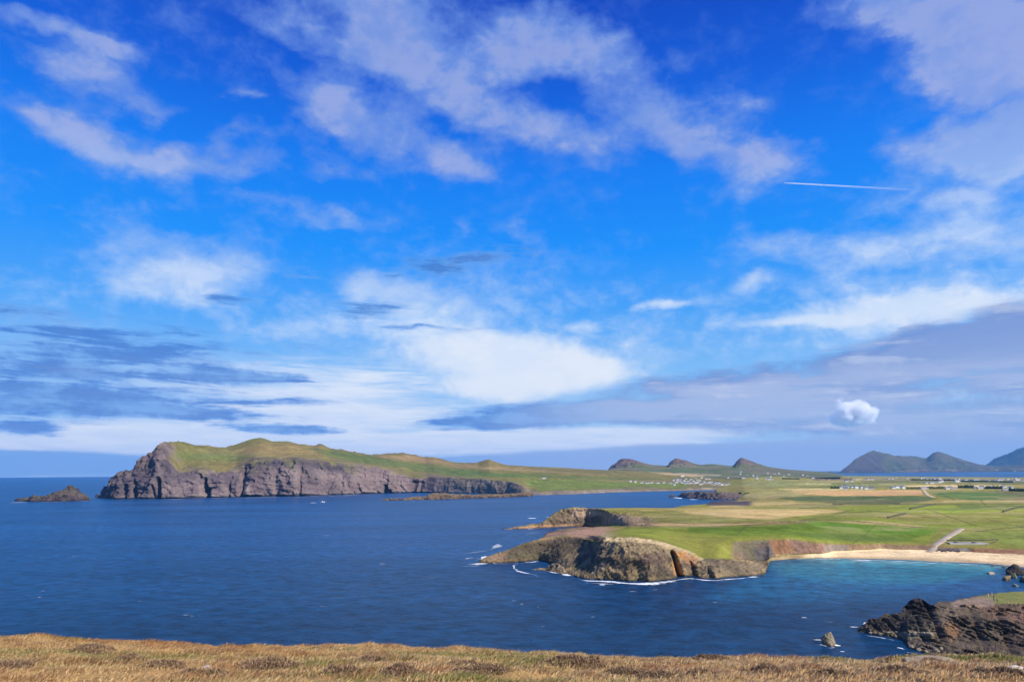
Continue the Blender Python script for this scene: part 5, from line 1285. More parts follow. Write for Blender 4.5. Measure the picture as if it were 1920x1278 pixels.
def place_house(px, py, k, label, group, rz=None):
    p = hit(px, py, 500.0)
    if p is None: return
    if k not in protos:
        root = empty('house', (0, 0, 0)); ch = [link(n, m, root) for n, m in zip(('wall', 'roof', 'chimney', 'window'), kinds[k])]
        ch[3]['kind'] = 'stuff'
        protos[k] = (root, ch)
    else:
        r0, c0 = protos[k]
        root = r0.copy(); COL.objects.link(root)
        for c in c0:
            d = c.copy(); d.parent = root; COL.objects.link(d)
    root.location = (p[0], p[1], drop(p[0], p[1]) + .1)
    root.rotation_euler = (0, 0, rz if rz is not None else random.choice([0.1, -.15, .35, 1.5, -.4, .6]))
    tag(root, label, 'house', group)
    return root

village = [(1244, 905), (1257, 906), (1264, 909), (1263, 901), (1270, 899), (1276, 899), (1279, 893), (1286, 897.5), (1295.5, 899), (1305, 896.5), (1315, 896.5), (1324, 898), (1330, 898), (1272, 902.5), (1279, 905.5), (1285, 906.5), (1288, 905.8), (1292, 906.8), (1296, 906), (1301, 906.5), (1305, 905.5), (1310, 904.5),
           (1313, 908.5), (1317.6, 906.5), (1321, 904), (1324, 906), (1328, 905.5), (1332, 905), (1335, 907), (1339, 908.5), (1341.5, 905.5), (1345, 907.5), (1347, 905.8), (1349.5, 909.5), (1354, 909), (1358, 908.6), (1363, 908.6), (1366, 907), (1283, 902), (1290, 902.5), (1300, 902), (1310, 901), (1276, 903.5), (1268, 904.5)]
for i, (x, y) in enumerate(village):
    place_house(x, y, (0, 1, 0, 2, 1, 0, 4)[i % 7], 'small white house in the dense village above the cove beach', 'white houses of the village above the cove', (.1, -.15, .3, .05)[i % 4])
place_house(1233, 906, 1, 'white house at the seaward end of the village beside the open green field', 'white houses of the village above the cove', .1)
place_house(1365, 896.3, 2, 'single white house standing apart on the slope above the village', None, .1)
place_house(1020, 896.8, 1, 'lone pale farmhouse in the green fields above the low far shore', None, .1)
for x, y in ((1182, 903), (1191, 904), (1203, 905), (1213, 906), (1221, 905)):
    place_house(x, y, 1 if x > 1195 else 2, 'white house in the short row on the green shore left of the village' if x > 1195 else 'tall white house at the seaward end of the far shore row', 'houses on the green shore', .1)
for i, (x, y) in enumerate([(1389, 884.5), (1388, 889), (1401, 891), (1394, 896.5), (1412, 892), (1420, 892), (1419, 897.5), (1439, 887.5), (1452, 888), (1460, 888), (1445, 894), (1469.6, 894), (1437, 898), (1442.5, 899), (1448, 899.5), (1479, 889.5), (1505, 891), (1514, 892), (1524, 896.5)]):
    place_house(x, y, (0, 2, 0, 1, 2)[i % 5], 'scattered white house on the hillside below the three peaks', 'scattered houses below the peaks', (.1, .2, -.2)[i % 3])
for i, (x, y) in enumerate([(1580, 913), (1585, 913.5), (1592, 913.5), (1599.6, 914), (1586, 917), (1616, 916), (1623.5, 916.5), (1633, 916.5), (1576, 915), (1605, 915.5)]):
    place_house(x, y, (0, 2, 0, 1)[i % 4], 'white house in the hamlet behind the tan stubble field', 'hamlet behind the tan field', (.2, -.3, .1)[i % 3])
for i, (x, y) in enumerate([(1674.6, 915.5), (1681, 915), (1686, 915), (1693, 916)]):
    place_house(x, y, (0, 2)[i % 2], 'white house in the group of four at the middle of the tan field edge', 'four houses at the tan field edge', .2)
for i, (x, y) in enumerate([(1731, 917), (1736, 916.5), (1775.6, 917), (1782, 917), (1788, 917), (1830, 916), (1837, 916.5), (1841.5, 916), (1856, 913), (1883, 913), (1886, 919.5), (1896, 917), (1901, 919.5), (1909, 919.5)]):
    place_house(x, y, (3, 0, 3, 2)[i % 4], 'cream or white house along the edge of the bright green field', 'houses along the green field edge', (.1, -.2, .3)[i % 3])
for i, (x, y) in enumerate([(1587, 903), (1596.5, 902.5), (1606, 899.5), (1635, 899), (1667, 898), (1673.5, 898), (1680, 895.5), (1628, 899)]):
    place_house(x, y, (1, 0, 3)[i % 3], 'pale house on the flat land before the mountain bay', 'houses on the flat before the bay', .1)
for i, (x, y) in enumerate([(1701, 897), (1727, 897.5), (1731, 896.5), (1738, 898), (1746, 897.5), (1751, 898), (1757, 897.5), (1762, 898.5), (1737, 906), (1746, 906), (1755, 905), (1762, 905), (1764, 903), (1779, 898.5), (1784, 898.5), (1790, 899), (1798, 898.5), (1794, 903), (1798, 903), (1811, 900), (1822, 901.5), (1826.5, 901.5), (1831, 900), (1848, 901.5), (1852, 901), (1864, 902), (1874, 898.8), (1874, 901.5), (1880, 899), (1889, 898.8), (1898, 901.5), (1904, 897.5), (1907, 900), (1911.6, 900), (1918, 901)]):
    place_house(x, y, (1, 2, 4, 0, 1)[i % 5], 'white house in the long straggling village along the bay shore', 'white houses along the bay shore', (.1, .25, -.2, .05)[i % 4])
for i, (x, y) in enumerate([(1765, 876.5), (1791, 878.5), (1869, 881.5), (1903, 883)]):
    place_house(x, y, 4, 'far white house at the foot of the blue mountain', 'far houses at the mountain foot', .1)

# ------------------------------------------------------------------ hedges, walls, tracks
def path_points(px, step):
    pts = [hit(x, y, 200.0) for x, y in px]
    pts = [np.array(p[:]) for p in pts if p is not None]
    out = []
    for a, b in zip(pts[:-1], pts[1:]):
        n = max(1, int(np.linalg.norm((b - a)[:2]) / step))
        out += [a + (b - a) * i / n for i in range(n)]
    out.append(pts[-1])
    out = np.array(out)
    k = np.ones(5) / 5
    if len(out) > 8:
        for c in (0, 1):
            s = np.convolve(np.pad(out[:, c], 2, mode='edge'), k, mode='valid'); out[:, c] = s
    out[:, 2] = [drop(p[0], p[1]) for p in out]
    return out

def strip(name, pts, prof, mat, col, seed=0, rough=0.0):
    """sweep a profile [(offset, height), ...] along a ground path"""
    T = np.gradient(pts, axis=0); T[:, 2] = 0; T /= np.maximum(np.linalg.norm(T, axis=1, keepdims=True), 1e-6)
    Nn = np.stack([T[:, 1], -T[:, 0], np.zeros(len(T))], -1)
    P = np.stack([pts + Nn * o + np.array([0, 0, h]) for o, h in prof], 0)
    if rough > 0:
        hs = np.array([h for _, h in prof])[:, None]
        P += (rough * np.clip(hs, 0, 1e9) / max(1e-6, hs.max()))[..., None] * np.stack([fbm(P, 2.0, 3, seed), fbm(P, 2.0, 3, seed + 1), fbm(P, 2.5, 3, seed + 2)], -1)
    C = np.array(col)[None, None] * (1 + .3 * fbm(P, 1.5, 3, seed + 4))[..., None]
    return grid_obj(name, P, mat, np.clip(C, .01, .8))

wall_mat = land_material('field stone', .6, .5, .35)
track_mat = land_material('gravel track', 1.0, .3, .2)
t = path_points([(1738, 1035), (1748, 1027), (1757, 1019), (1767, 1012.5), (1779, 1004), (1790, 998.5), (1803, 990.5)], 4.0)
structure(strip('track', t, [(-3.6, -.5), (-3.0, .22), (0, .32), (3.0, .22), (3.6, -.5)], track_mat, [.40, .325, .25], 1001))
t = path_points([(1731, 918.5), (1735, 924), (1739, 928.5), (1752, 933)], 12.0)
structure(strip('track', t, [(-4.5, -.5), (-4, .3), (0, .4), (4, .3), (4.5, -.5)], track_mat, [.46, .36, .22], 1003))
t = path_points([(1767, 1016.5), (1790, 1017), (1820, 1017.2), (1850, 1017.2)], 4.0)
structure(strip('car_park', t, [(-8.5, -.8), (-8, .35), (0, .4), (8, .35), (8.5, -.8)], track_mat, [.30, .285, .265], 1005))
for px, w, h, lab in (
    ([(1771, 1013), (1800, 1013.2), (1840, 1013.4), (1860, 1012.8), (1870, 1010.5)], .7, 1.0, 'dark stone wall along the back of the beach car park'),
    ([(1756, 945.5), (1740, 948), (1722, 951.5), (1706, 955)], 1.3, 2.2, 'dark field wall crossing the green pasture towards the plain'),
    ([(1699, 963), (1682, 967), (1664, 971)], 1.1, 1.8, 'short dark field wall in the pasture nearer the beach'),
    ([(1935, 947), (1912, 951), (1890, 957), (1880, 960)], 1.2, 2.0, 'dark field wall slanting across pasture at the right edge'),
    ([(1848, 1021), (1858, 1019), (1868, 1015), (1872, 1010.5)], .6, .55, 'low grassy stone wall closing the right end of the car park'),
    ([(1560, 945.5), (1620, 944.8), (1690, 944.5)], 1.2, 1.8, 'long dark wall between the sedge band and the green pasture')):
    t = path_points(px, 2.5)
    tag(strip('field_wall', t, [(-w * .6, -1.0), (-w * .45, h), (w * .45, h), (w * .6, -1.0)], wall_mat, [.085, .085, .055], hash(lab) % 977 if False else int(px[0][0]), .3), lab, 'wall', 'field walls on the plain')

leafy = land_material('hedge leaves', .8, .9, .5)
def hedge(px, w, h, lab, seed):
    t = path_points(px, 3.0)
    prof = [(-w * .5, -1.0), (-w * .6, h * .5), (-w * .35, h * .9), (0, h), (w * .35, h * .9), (w * .6, h * .5), (w * .5, -1.0)]
    o = strip('hedge', t, prof, leafy, [.060, .075, .036], seed, h * .7)
    tag(o, lab, 'hedge', 'dark hedges among the houses')
for i, (px, h, lab) in enumerate((
    ([(1558, 915.5), (1574, 915.5)], 8, 'dark hedge at the seaward end of the hamlet behind the tan field'),
    ([(1738, 916.2), (1775, 916.2)], 8, 'long dark hedge between cream houses at the green field edge'),
    ([(1700, 916.4), (1728, 916.4)], 5, 'dark hedge along the end of the tan field beside the track'),
    ([(1795, 914.5), (1828, 914.8)], 9, 'dark shelter hedge beside the pinkish house'),
    ([(1846, 916.0), (1880, 916.5)], 9, 'dark shelter hedge between two white houses with gables'),
    ([(1890, 920.5), (1930, 921)], 9, 'dark shelter hedge by the grey houses near the right edge'),
    ([(1466, 898.2), (1500, 898.6)], 8, 'dark hedge below the scattered hillside houses'),
    ([(1708, 899.8), (1790, 900.6)], 7, 'dark hedge behind the bay shore village, nearest the mountain'),
    ([(1800, 902.5), (1900, 904)], 7, 'dark hedge running under the bay shore houses'),
    ([(1386, 925), (1404, 924.4)], 4, 'small dark thicket by the rock spur'))):
    hedge(px, 6 + h * .3, h * .75, lab, 1100 + i * 9)

# dark rock armour below the car park
for i in range(16):
    x = 1753 + i * 3.0 + random.uniform(-1, 1); y = 1032.5 + .18 * i * .5 + random.uniform(-1.6, 1.8)
    p = hit(x, y, 200.0)
    if p is None: continue
    w = random.uniform(1.4, 2.6)
    o = lump('boulder', (w / 2, w * .45, w * .38), rockm, 1200 + i, [.085, .075, .078], 2, .25)
    o.location = (p[0], p[1], p[2] + w * .12); o.rotation_euler = (0, 0, i)
    tag(o, 'dark boulder in the heap between beach and car park', 'boulder', 'dark boulders below the car park')

# ------------------------------------------------------------------ two parked cars
paint_m = plain_material('dark car paint', (.02, .022, .028), .25, .05, 1, .5)
rubber = plain_material('tyre rubber', (.015, .015, .015), .9, .1, 3)
steel = plain_material('wheel rim', (.45, .45, .46), .35, .05, 3, .5, .9)
lamp_m = plain_material('lamp glass', (.55, .55, .5), .15, .05, 3, .5)
def car_meshes():
    prof = [(-2.05, .35), (-2.08, .78), (-1.95, .98), (-1.45, 1.02), (-.95, 1.42), (-.2, 1.50), (.55, 1.44), (1.12, 1.02), (1.85, .90), (2.08, .68), (2.08, .35)]
    V, F = [], []
    n = len(prof)
    for s in (-1, 1):
        for (x, z) in prof:
            V.append((x, s * (.84 - (.14 if z > 1.1 else 0)), z))
    for i in range(n):
        j = (i + 1) % n; F.append((i, j, n + j, n + i))
    F += [tuple(range(n))[::-1], tuple(range(n, 2 * n))]
    body = pymesh('body', [(V, F, 0)], [paint_m])
    g = []
    for s in (-1, 1):
        g.append(([(-.85, s * .72, 1.06), (.95, s * .72, 1.06), (.5, s * .715, 1.40), (-.8, s * .715, 1.40)], [(0, 1, 2, 3) if s < 0 else (3, 2, 1, 0)], 0))
    g.append(([(1.10, -.62, 1.07), (1.10, .62, 1.07), (.60, .62, 1.42), (.60, -.62, 1.42)], [(0, 1, 2, 3)], 0))
    g.append(([(-1.42, -.62, 1.07), (-1.42, .62, 1.07), (-1.0, .62, 1.41), (-1.0, -.62, 1.41)], [(3, 2, 1, 0)], 0))
    g = [([(x + (.012 if x > 0.58 and abs(y) < .7 else (-.012 if x < -.9 and abs(y) < .7 else 0)), y * 1.01, z) for x, y, z in v], f, m) for v, f, m in g]
    win = pymesh('windows', g, [glass])
    def disc(r, h, m, nm):
        v, f = [], []
        for s in (-1, 1):
            for k in range(14):
                a = 2 * math.pi * k / 14; v.append((r * math.cos(a), s * h, r * math.sin(a)))
        for k in range(14):
            j = (k + 1) % 14; f.append((k, j, 14 + j, 14 + k))
        f += [tuple(range(14))[::-1], tuple(range(14, 28))]
        return pymesh(nm, [(v, f, 0)], [m])
    return body, win, disc(.32, .11, rubber, 'wheel'), disc(.20, .12, steel, 'rim'), pymesh('headlight', [(*box_v(-.03, .03, -.16, .16, -.07, .07), 0)], [lamp_m])
cm = car_meshes()
def make_car(px, py, rz, label):
    p = hit(px, py, 200.0)
    root = empty('parked_car', (p[0], p[1], drop(p[0], p[1]) + .02), rz)
    link('body', cm[0], root); link('window', cm[1], root)['kind'] = 'stuff'
    for x in (-1.3, 1.3):
        for y in (-.78, .78):
            w = link('wheel', cm[2], root); w.location = (x, y, .33); link('rim', cm[3], w)
    for y in (-.6, .6):
        h = link('headlight', cm[4], root); h.location = (2.07, y, .70)
    tag(root, label, 'car', 'cars in the beach car park')
make_car(1792, 1018.2, .15, 'small dark car parked nearer the track in the beach car park')
make_car(1826, 1018.6, .05, 'small dark car parked nearer the grassy end of the beach car park')

# ------------------------------------------------------------------ posts on the grassy promontory
wood_pale = plain_material('pale weathered post', (.50, .46, .40), .9, .2, 6)
wood_dark = plain_material('dark post', (.055, .05, .055), .9, .2, 6)
def post(px, py, h, w, m, lab):
    p = hit(px, py, 100.0)
    if p is None: return
    V, F = box_v(-w / 2, w / 2, -w / 2, w / 2, -.4, h); V = [(x * (1 if z < 0 else .82), y * (1 if z < 0 else .82), z) for x, y, z in V]
    T = [(-w * .41, -w * .41, h), (w * .41, -w * .41, h), (w * .41, w * .41, h), (-w * .41, w * .41, h), (0, 0, h + w * .5)]
    me = pymesh('post', [(V, F, 0), (T, [(0, 1, 4), (1, 2, 4), (2, 3, 4), (3, 0, 4)], 0)], [m])
    o = link('fence_post', me); o.location = p; o.rotation_euler = (random.uniform(-.06, .06), random.uniform(-.06, .06), .4)
    tag(o, lab, 'post', 'posts on the grassy promontory')
post(1853, 1118, 1.5, .36, wood_pale, 'pale post nearest the sea on the grassy promontory')
post(1860, 1116, 1.7, .30, wood_pale, 'slim pale post on the skyline edge of the promontory grass')
post(1864, 1126, 2.6, .28, wood_dark, 'tall dark post at the edge of the promontory grass')
post(1870, 1127, 1.2, .28, wood_dark, 'short dark post beside the tall dark one on the grass')

# ------------------------------------------------------------------ small boat
hullm = plain_material('white boat hull', (.80, .80, .78), .35, .04, 1, .5)
def boat(px, py):
    p = at_z(px, py, 0.0)
    root = empty('motor_boat', (p[0], p[1], 0.0), .12)
    st = [(-5.2, 1.7, 0), (-2, 1.9, 0), (1.5, 1.7, .15), (4, .9, .45), (5.6, .05, .8)]
    V, F = [], []
    for x, w, r in st:
        V += [(x, -w * .55, -.4), (x, -w, 1.3 + r), (x, w, 1.3 + r), (x, w * .55, -.4)]
    for i in range(len(st) - 1):
        a, b = i * 4, i * 4 + 4
        F += [(a, b, b + 1, a + 1), (a + 1, b + 1, b + 2, a + 2), (a + 2, b + 2, b + 3, a + 3), (a + 3, b + 3, b, a)]
    F += [(0, 1, 2, 3), (19, 18, 17, 16)]
    link('hull', pymesh('hull', [(V, F, 0)], [hullm]), root)
    c = link('cabin', pymesh('cabin', [([(-1.8, -1.2, 1.25), (1.6, -1.1, 1.25), (1.6, 1.1, 1.25), (-1.8, 1.2, 1.25), (-1.6, -1.0, 3.1), (.7, -.9, 3.1), (.7, .9, 3.1), (-1.6, 1.0, 3.1)], [(0, 3, 2, 1), (4, 5, 6, 7), (0, 1, 5, 4), (1, 2, 6, 5), (2, 3, 7, 6), (3, 0, 4, 7)], 0)], [hullm]), root)
    link('windscreen', pymesh('windscreen', [([(1.45, -.8, 1.9), (1.45, .8, 1.9), (.85, .75, 2.9), (.85, -.75, 2.9)], [(0, 1, 2, 3)], 0)], [glass]), c).location = (.02 + .12, 0, 0)
    tag(root, 'small white motor boat on the open water below the far cliffs', 'boat')
boat(605, 941.2)

# ------------------------------------------------------------------ surf
def foam_mat():
    m, nt, bs, out = new_mat('surf foam')
    N, L = nt.nodes, nt.links
    bs.inputs['Base Color'].default_value = (.80, .83, .86, 1); bs.inputs['Roughness'].default_value = .9; bs.inputs['Specular IOR Level'].default_value = .1
    at = N.new('ShaderNodeAttribute'); at.attribute_name = 'Col'
    g = N.new('ShaderNodeNewGeometry')
    n = N.new('ShaderNodeTexNoise'); n.inputs['Scale'].default_value = .35; n.inputs['Detail'].default_value = 7; n.inputs['Roughness'].default_value = .65; L.new(g.outputs['Position'], n.inputs['Vector'])
    s = N.new('ShaderNodeSeparateColor'); L.new(at.outputs['Color'], s.inputs[0])
    a = N.new('ShaderNodeMath'); a.operation = 'ADD'; L.new(n.outputs['Fac'], a.inputs[0]); L.new(s.outputs[0], a.inputs[1])
    mr = N.new('ShaderNodeMapRange'); mr.interpolation_type = 'SMOOTHSTEP'; mr.inputs[1].default_value = .92; mr.inputs[2].default_value = 1.22; L.new(a.outputs[0], mr.inputs[0])
    mx = N.new('ShaderNodeMath'); mx.operation = 'MULTIPLY'; L.new(mr.outputs[0], mx.inputs[0]); L.new(s.outputs[1], mx.inputs[1])
    L.new(mx.outputs[0], bs.inputs['Alpha'])
    return m
FOAM = []
def foam_line(pts, width, strength=1.0, cover=.75, seed=0):
    """pts: photo pixels on the water; width in metres"""
    p = at_z([q[0] for q in pts], [q[1] for q in pts], 0.0)
    seg = np.linalg.norm(np.diff(p[:, :2], axis=0), axis=1)
    s = np.concatenate([[0], np.cumsum(seg)])
    step = max(.8, min(width * .35, 4.0)); n = max(6, int(s[-1] / step))
    t = np.linspace(0, s[-1], n)
    c = np.stack([np.interp(t, s, p[:, k]) for k in range(3)], -1)
    c[:, :2] += width * .35 * np.stack([fbm(c, width * 3, 3, seed + 1), fbm(c, width * 3, 3, seed + 2)], -1)
    T = np.gradient(c, axis=0); T /= np.maximum(np.linalg.norm(T, axis=1, keepdims=True), 1e-6)
    Nn = np.stack([T[:, 1], -T[:, 0], 0 * T[:, 0]], -1)
    end = np.sin(np.pi * np.clip(np.linspace(0, 1, n), .0, 1)) ** .4
    w = width * np.clip(.85 + 1.5 * fbm(c, width * 2.0, 4, seed + 3), .12, 2.2) * end
    k = np.linspace(-1, 1, 9)
    P = c[None] + Nn[None] * (k[:, None] * w[None] * .5)[..., None]
    P[..., 2] = .10 + .10 * (1 - k[:, None] ** 2)
    A = np.zeros(P.shape); A[..., 0] = (cover + .75 * fbm(c, width * 3.0, 4, seed + 5))[None] * (1 - np.abs(k)[:, None] ** 2.0) * end[None]; A[..., 1] = strength
    FOAM.append((P, A))
base = [(1045, 1077), (1060, 1080), (1075, 1083.5), (1090, 1087), (1105, 1088.5), (1125, 1089), (1142, 1089.5), (1160, 1091), (1180, 1093), (1200, 1094), (1220, 1094), (1240, 1092), (1259, 1089.5), (1275, 1086.5), (1292, 1084.5), (1320, 1087.5), (1340, 1088), (1360, 1085.5), (1385, 1084), (1400, 1083), (1425, 1081), (1440, 1078.5)]
foam_line(base, 7, 1, .78, 1); foam_line(base[2:9], 10, 1, .7, 2); foam_line(base[8:14], 12, 1, .85, 3); foam_line([(1050, 1078), (1062, 1077), (1075, 1080)], 9, 1, .9, 4)
foam_line([(1400, 1083), (1425, 1080.5), (1446, 1078)], 5, .9, .7, 5)
foam_line([(868, 1057.5), (890, 1058), (908, 1057), (925, 1057.5)], 11, 1, .95, 6); foam_line([(893, 1046), (904, 1048), (915, 1041)], 9, .9, .8, 7)
foam_line([(798, 1042), (850, 1039), (892, 1035), (922, 1031), (934, 1023), (929, 1016), (955, 1007), (1000, 999), (1030, 995)], 10, .42, .62, 8)
foam_line([(972, 1054.5), (964, 1060), (962, 1066), (972, 1071), (990, 1075), (1001, 1077.5), (1007, 1080), (1005, 1084)], 4, .85, .8, 10)
foam_line([(980, 1055), (1000, 1053), (1012, 1051)], 6, .9, .8, 11); foam_line([(1016, 1070.5), (1030, 1071), (1044, 1075)], 5, .9, .85, 12)
foam_line([(942, 992), (955, 992.3), (966, 992.8)], 20, 1, .95, 13); foam_line([(988, 970.5), (1000, 970.8), (1010, 970.5)], 26, 1, .9, 14); foam_line([(1017, 969.5), (1028, 969), (1034, 970)], 24, 1, .95, 15)
foam_line([(983, 990.5), (1000, 990.5)], 16, .95, .9, 16); foam_line([(1040, 993.5), (1062, 992.5), (1085, 990.5), (1108, 988)], 20, .85, .8, 17); foam_line([(1100, 983), (1112, 982), (1130, 982)], 14, .9, .8, 18)
foam_line([(904, 1052), (925, 1056), (950, 1057), (985, 1055)], 4, .9, .8, 44); foam_line([(870, 1050), (885, 1046), (898, 1047)], 9, .6, .7, 45); foam_line([(860, 1062), (885, 1061), (905, 1060)], 7, .5, .65, 46); foam_line([(1060, 1084), (1090, 1092), (1140, 1094), (1190, 1097)], 5, .4, .6, 47)
foam_line([(1120, 1096), (1134, 1096.5)], 5, .8, .8, 19)
foam_line([(1524, 1199.5), (1536, 1199), (1549, 1200)], 5.5, 1, 1.0, 20); foam_line([(1533, 1206), (1543, 1210), (1552, 1213)], 4, .8, .75, 21); foam_line([(1564, 1207), (1571, 1210), (1580, 1210)], 3, 1, .9, 22); foam_line([(1573, 1221), (1585, 1221.5)], 2.5, .9, .9, 23); foam_line([(1546, 1214), (1560, 1215), (1570, 1213)], 3, .7, .8, 24)
foam_line([(1588, 1174), (1600, 1175), (1612, 1175)], 3.2, .9, .85, 25); foam_line([(1498, 1157), (1520, 1160), (1550, 1165), (1578, 1170)], 4, .5, .66, 26); foam_line([(1500, 1158), (1515, 1157)], 4, .7, .8, 27); foam_line([(1620, 1172), (1624, 1166)], 3, .9, .85, 28)
foam_line([(1678, 1213), (1690, 1215), (1699, 1219)], 3, .85, .8, 29); foam_line([(1700, 1222), (1716, 1225), (1730, 1229)], 3.4, .9, .85, 30); foam_line([(1614, 1190), (1645, 1194), (1690, 1203)], 1.6, .7, .7, 31)
foam_line([(205, 935.3), (300, 935.8), (400, 933.9), (480, 932.4), (560, 931.4), (640, 928.9), (700, 926.3), (760, 924.8), (800, 924.3)], 16, .65, .66, 32)
foam_line([(14, 942), (35, 941.4), (58, 941)], 34, .75, .85, 33); foam_line([(60, 941.3), (110, 940.8), (168, 939)], 12, .6, .7, 34); foam_line([(150, 939), (172, 938)], 20, .6, .75, 35)
foam_line([(1263, 932.5), (1276, 933), (1284, 934.3)], 30, .9, .85, 36); foam_line([(1292, 935.5), (1308, 936.6)], 22, .8, .85, 37); foam_line([(1326, 941.5), (1348, 940.5)], 18, .7, .8, 38)
foam_line([(582, 942.2), (596, 942)], 22, .7, .85, 39); foam_line([(720, 939.3), (800, 938), (880, 935.8), (950, 933.6)], 12, .5, .66, 40)
foam_line([(1450, 1050.5), (1500, 1048.8), (1528, 1048), (1587, 1049), (1697, 1052.3), (1762, 1056.3), (1850, 1059.5), (1895, 1064)], 6, .9, .85, 41)
foam_line([(1540, 1051), (1600, 1052), (1700, 1055.5), (1780, 1060)], 4, .7, .78, 43)
foam_line([(1020, 1050.5), (1032, 1052)], 4, .8, .8, 42)
frng = np.random.default_rng(77)
for i in range(46):
    x = frng.uniform(20, 1500); y = frng.uniform(955, 1180)
    if x > 880 and 960 < y < 1100: continue
    L = frng.uniform(3, 10)
    foam_line([(x, y), (x + L, y + frng.uniform(-.6, .6)), (x + 2 * L, y + frng.uniform(-.8, .8))], frng.uniform(1.2, 3.2), .5, .72, 60 + i)
def build_foam():
    Vs, Fs, Cs, k = [], [], [], 0
    for P, A in FOAM:
        nr, nc = P.shape[:2]; i = np.arange(nr * nc).reshape(nr, nc) + k
        Fs.append(np.stack([i[:-1, :-1], i[:-1, 1:], i[1:, 1:], i[1:, :-1]], -1).reshape(-1, 4)); Vs.append(P.reshape(-1, 3)); Cs.append(A.reshape(-1, 3)); k += nr * nc
    o = link('surf_foam', mesh_from('surf_foam', np.concatenate(Vs), np.concatenate(Fs), foam_mat(), np.concatenate(Cs)))
    o['kind'] = 'stuff'
build_foam()

# ------------------------------------------------------------------ sky things: a small heap cloud and a contrail
def vapour(name, alpha_lo, alpha_hi, scale, fade=None):
    m, nt, bs, out = new_mat(name)
    N, L = nt.nodes, nt.links
    N.remove(bs)
    d = N.new('ShaderNodeBsdfDiffuse'); d.inputs['Color'].default_value = (.92, .92, .93, 1)
    t = N.new('ShaderNodeBsdfTranslucent'); t.inputs['Color'].default_value = (.92, .92, .93, 1)
    ad = N.new('ShaderNodeMixShader'); ad.inputs[0].default_value = .35; L.new(d.outputs[0], ad.inputs[1]); L.new(t.outputs[0], ad.inputs[2])
    tr = N.new('ShaderNodeBsdfTransparent')
    mx = N.new('ShaderNodeMixShader'); L.new(tr.outputs[0], mx.inputs[1]); L.new(ad.outputs[0], mx.inputs[2])
    at = N.new('ShaderNodeAttribute'); at.attribute_name = 'Col'
    s = N.new('ShaderNodeSeparateColor'); L.new(at.outputs['Color'], s.inputs[0])
    g = N.new('ShaderNodeNewGeometry'); n = N.new('ShaderNodeTexNoise'); n.inputs['Scale'].default_value = 1 / scale; n.inputs['Detail'].default_value = 6; L.new(g.outputs['Position'], n.inputs['Vector'])
    a = N.new('ShaderNodeMath'); a.operation = 'ADD'; L.new(n.outputs['Fac'], a.inputs[0]); L.new(s.outputs[0], a.inputs[1])
    mr = N.new('ShaderNodeMapRange'); mr.interpolation_type = 'SMOOTHSTEP'; mr.inputs[1].default_value = alpha_lo; mr.inputs[2].default_value = alpha_hi; L.new(a.outputs[0], mr.inputs[0])
    m2 = N.new('ShaderNodeMath'); m2.operation = 'MULTIPLY'; L.new(mr.outputs[0], m2.inputs[0]); L.new(s.outputs[1], m2.inputs[1])
    L.new(m2.outputs[0], mx.inputs[0]); L.new(mx.outputs[0], out.inputs['Surface'])
    return m
def contrail():
    a = at_z(1470, 343, 9800.0); b = at_z(1720, 356.5, 9800.0)
    n = 60; t = np.linspace(0, 1, n)
    c = a[None] * (1 - t[:, None]) + b[None] * t[:, None]
    r = np.interp(t, [0, .08, .5, 1], [5, 20, 28, 36]) * np.linalg.norm(a) / 27000
    ax = (b - a) / np.linalg.norm(b - a); u = np.cross(ax, [0, 0, 1.0]); u /= np.linalg.norm(u); v = np.cross(u, ax)
    ph = np.linspace(0, 2 * np.pi, 13)
    P = c[None] + (np.cos(ph)[:, None, None] * u + np.sin(ph)[:, None, None] * v) * r[None, :, None]
    A = np.zeros(P.shape); A[..., 0] = .5; A[..., 1] = np.interp(t, [0, .1, .45, 1], [.7, .6, .35, 0])[None]
    o = grid_obj('contrail', P, vapour('contrail vapour', .4, 1.0, 300), A)
    tag(o, 'thin white aircraft contrail across clear blue sky', 'contrail')
contrail()

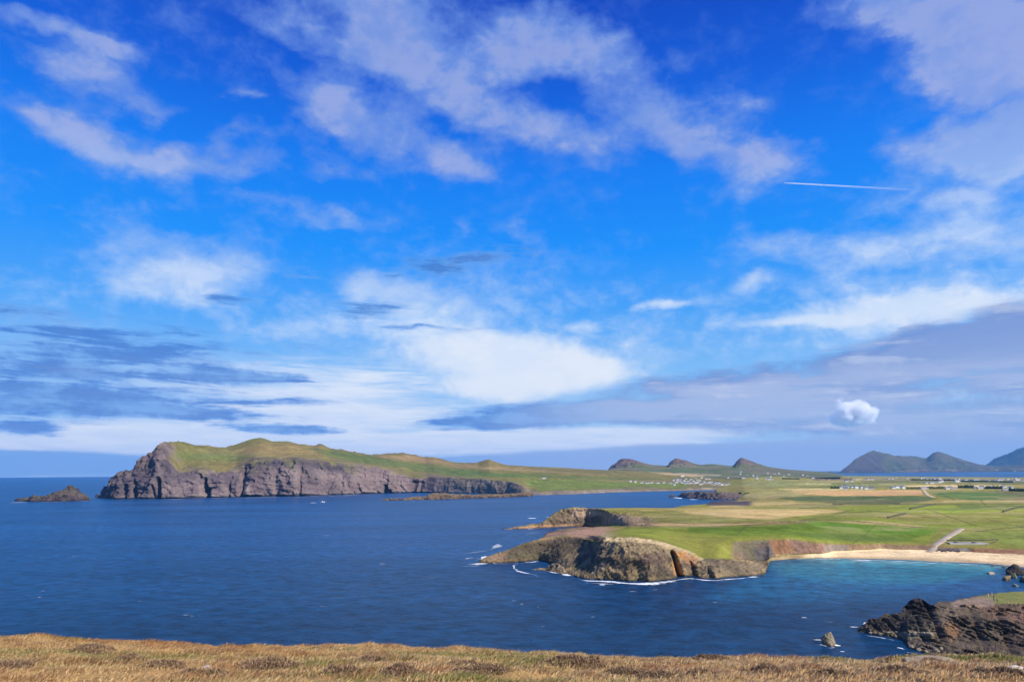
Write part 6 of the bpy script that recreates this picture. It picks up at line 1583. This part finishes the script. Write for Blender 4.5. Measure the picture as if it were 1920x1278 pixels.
def heap_cloud():
    import bmesh
    bm = bmesh.new(); bmesh.ops.create_icosphere(bm, subdivisions=3, radius=1.0)
    V = np.array([v.co[:] for v in bm.verts]); F = np.array([[v.index for v in f.verts] for f in bm.faces]); bm.free()
    V = V * np.array([1.25, 1.0, 1.0]) * 900
    p = at_depth(1597, 779, 24000.0)
    me = mesh_from('heap_cloud', V, F, None)
    m = bpy.data.materials.new('cloud vapour'); m.use_nodes = True; nt = m.node_tree; nt.nodes.remove(nt.nodes['Principled BSDF'])
    N, L = nt.nodes, nt.links
    def mth(op, a, b=None, c=None, cl=False):
        n = N.new('ShaderNodeMath'); n.operation = op; n.use_clamp = cl
        for i, v in enumerate((a, b, c)):
            if v is None: continue
            if isinstance(v, (int, float)): n.inputs[i].default_value = v
            else: L.new(v, n.inputs[i])
        return n.outputs[0]
    tc = N.new('ShaderNodeTexCoord'); mp = N.new('ShaderNodeMapping'); mp.inputs['Scale'].default_value = (1 / 980, 1 / 820, 1 / 800)
    L.new(tc.outputs['Object'], mp.inputs['Vector'])
    ln = N.new('ShaderNodeVectorMath'); ln.operation = 'LENGTH'; L.new(mp.outputs[0], ln.inputs[0])
    n1 = N.new('ShaderNodeTexNoise'); n1.inputs['Scale'].default_value = 1.9; n1.inputs['Detail'].default_value = 6; n1.inputs['Roughness'].default_value = .54; L.new(mp.outputs[0], n1.inputs['Vector'])
    sp = N.new('ShaderNodeSeparateXYZ'); L.new(mp.outputs[0], sp.inputs[0])
    fl = mth('MULTIPLY', mth('MAXIMUM', mth('MULTIPLY_ADD', sp.outputs[2], -1.0, -.34), 0.0), 2.2)
    d = mth('SUBTRACT', mth('SUBTRACT', mth('MULTIPLY_ADD', n1.outputs['Fac'], 1.6, -.06), ln.outputs['Value']), fl)
    d = mth('MULTIPLY', mth('MULTIPLY', d, 1.5, None, True), .022)
    v = N.new('ShaderNodeVolumePrincipled'); v.inputs['Color'].default_value = (1, 1, 1, 1); v.inputs['Anisotropy'].default_value = -.3
    L.new(d, v.inputs['Density'])
    L.new(v.outputs[0], N['Material Output'].inputs['Volume'])
    me.materials.append(m)
    o = link('heap_cloud', me); o.location = p
    tag(o, 'small bright white heap cloud above the flat land before the mountains', 'cloud')
heap_cloud()
# ================================================================== sea haze
def build_haze():
    V, F = box_v(-SEA_END - 400, SEA_END + 400, -2800, SEA_END + 300, -10.0, 680.0)
    m = bpy.data.materials.new('sea haze'); m.use_nodes = True
    nt = m.node_tree
    nt.nodes.remove(nt.nodes['Principled BSDF'])
    v = nt.nodes.new('ShaderNodeVolumePrincipled')
    v.inputs['Color'].default_value = (.17, .50, 1.0, 1)
    v.inputs['Density'].default_value = HAZE
    v.inputs['Anisotropy'].default_value = 0.1
    nt.links.new(v.outputs[0], nt.nodes['Material Output'].inputs['Volume'])
    o = link('haze', pymesh('haze', [(V, F, 0)], [m])); o['kind'] = 'stuff'
HAZE = 2.5e-5
build_haze()
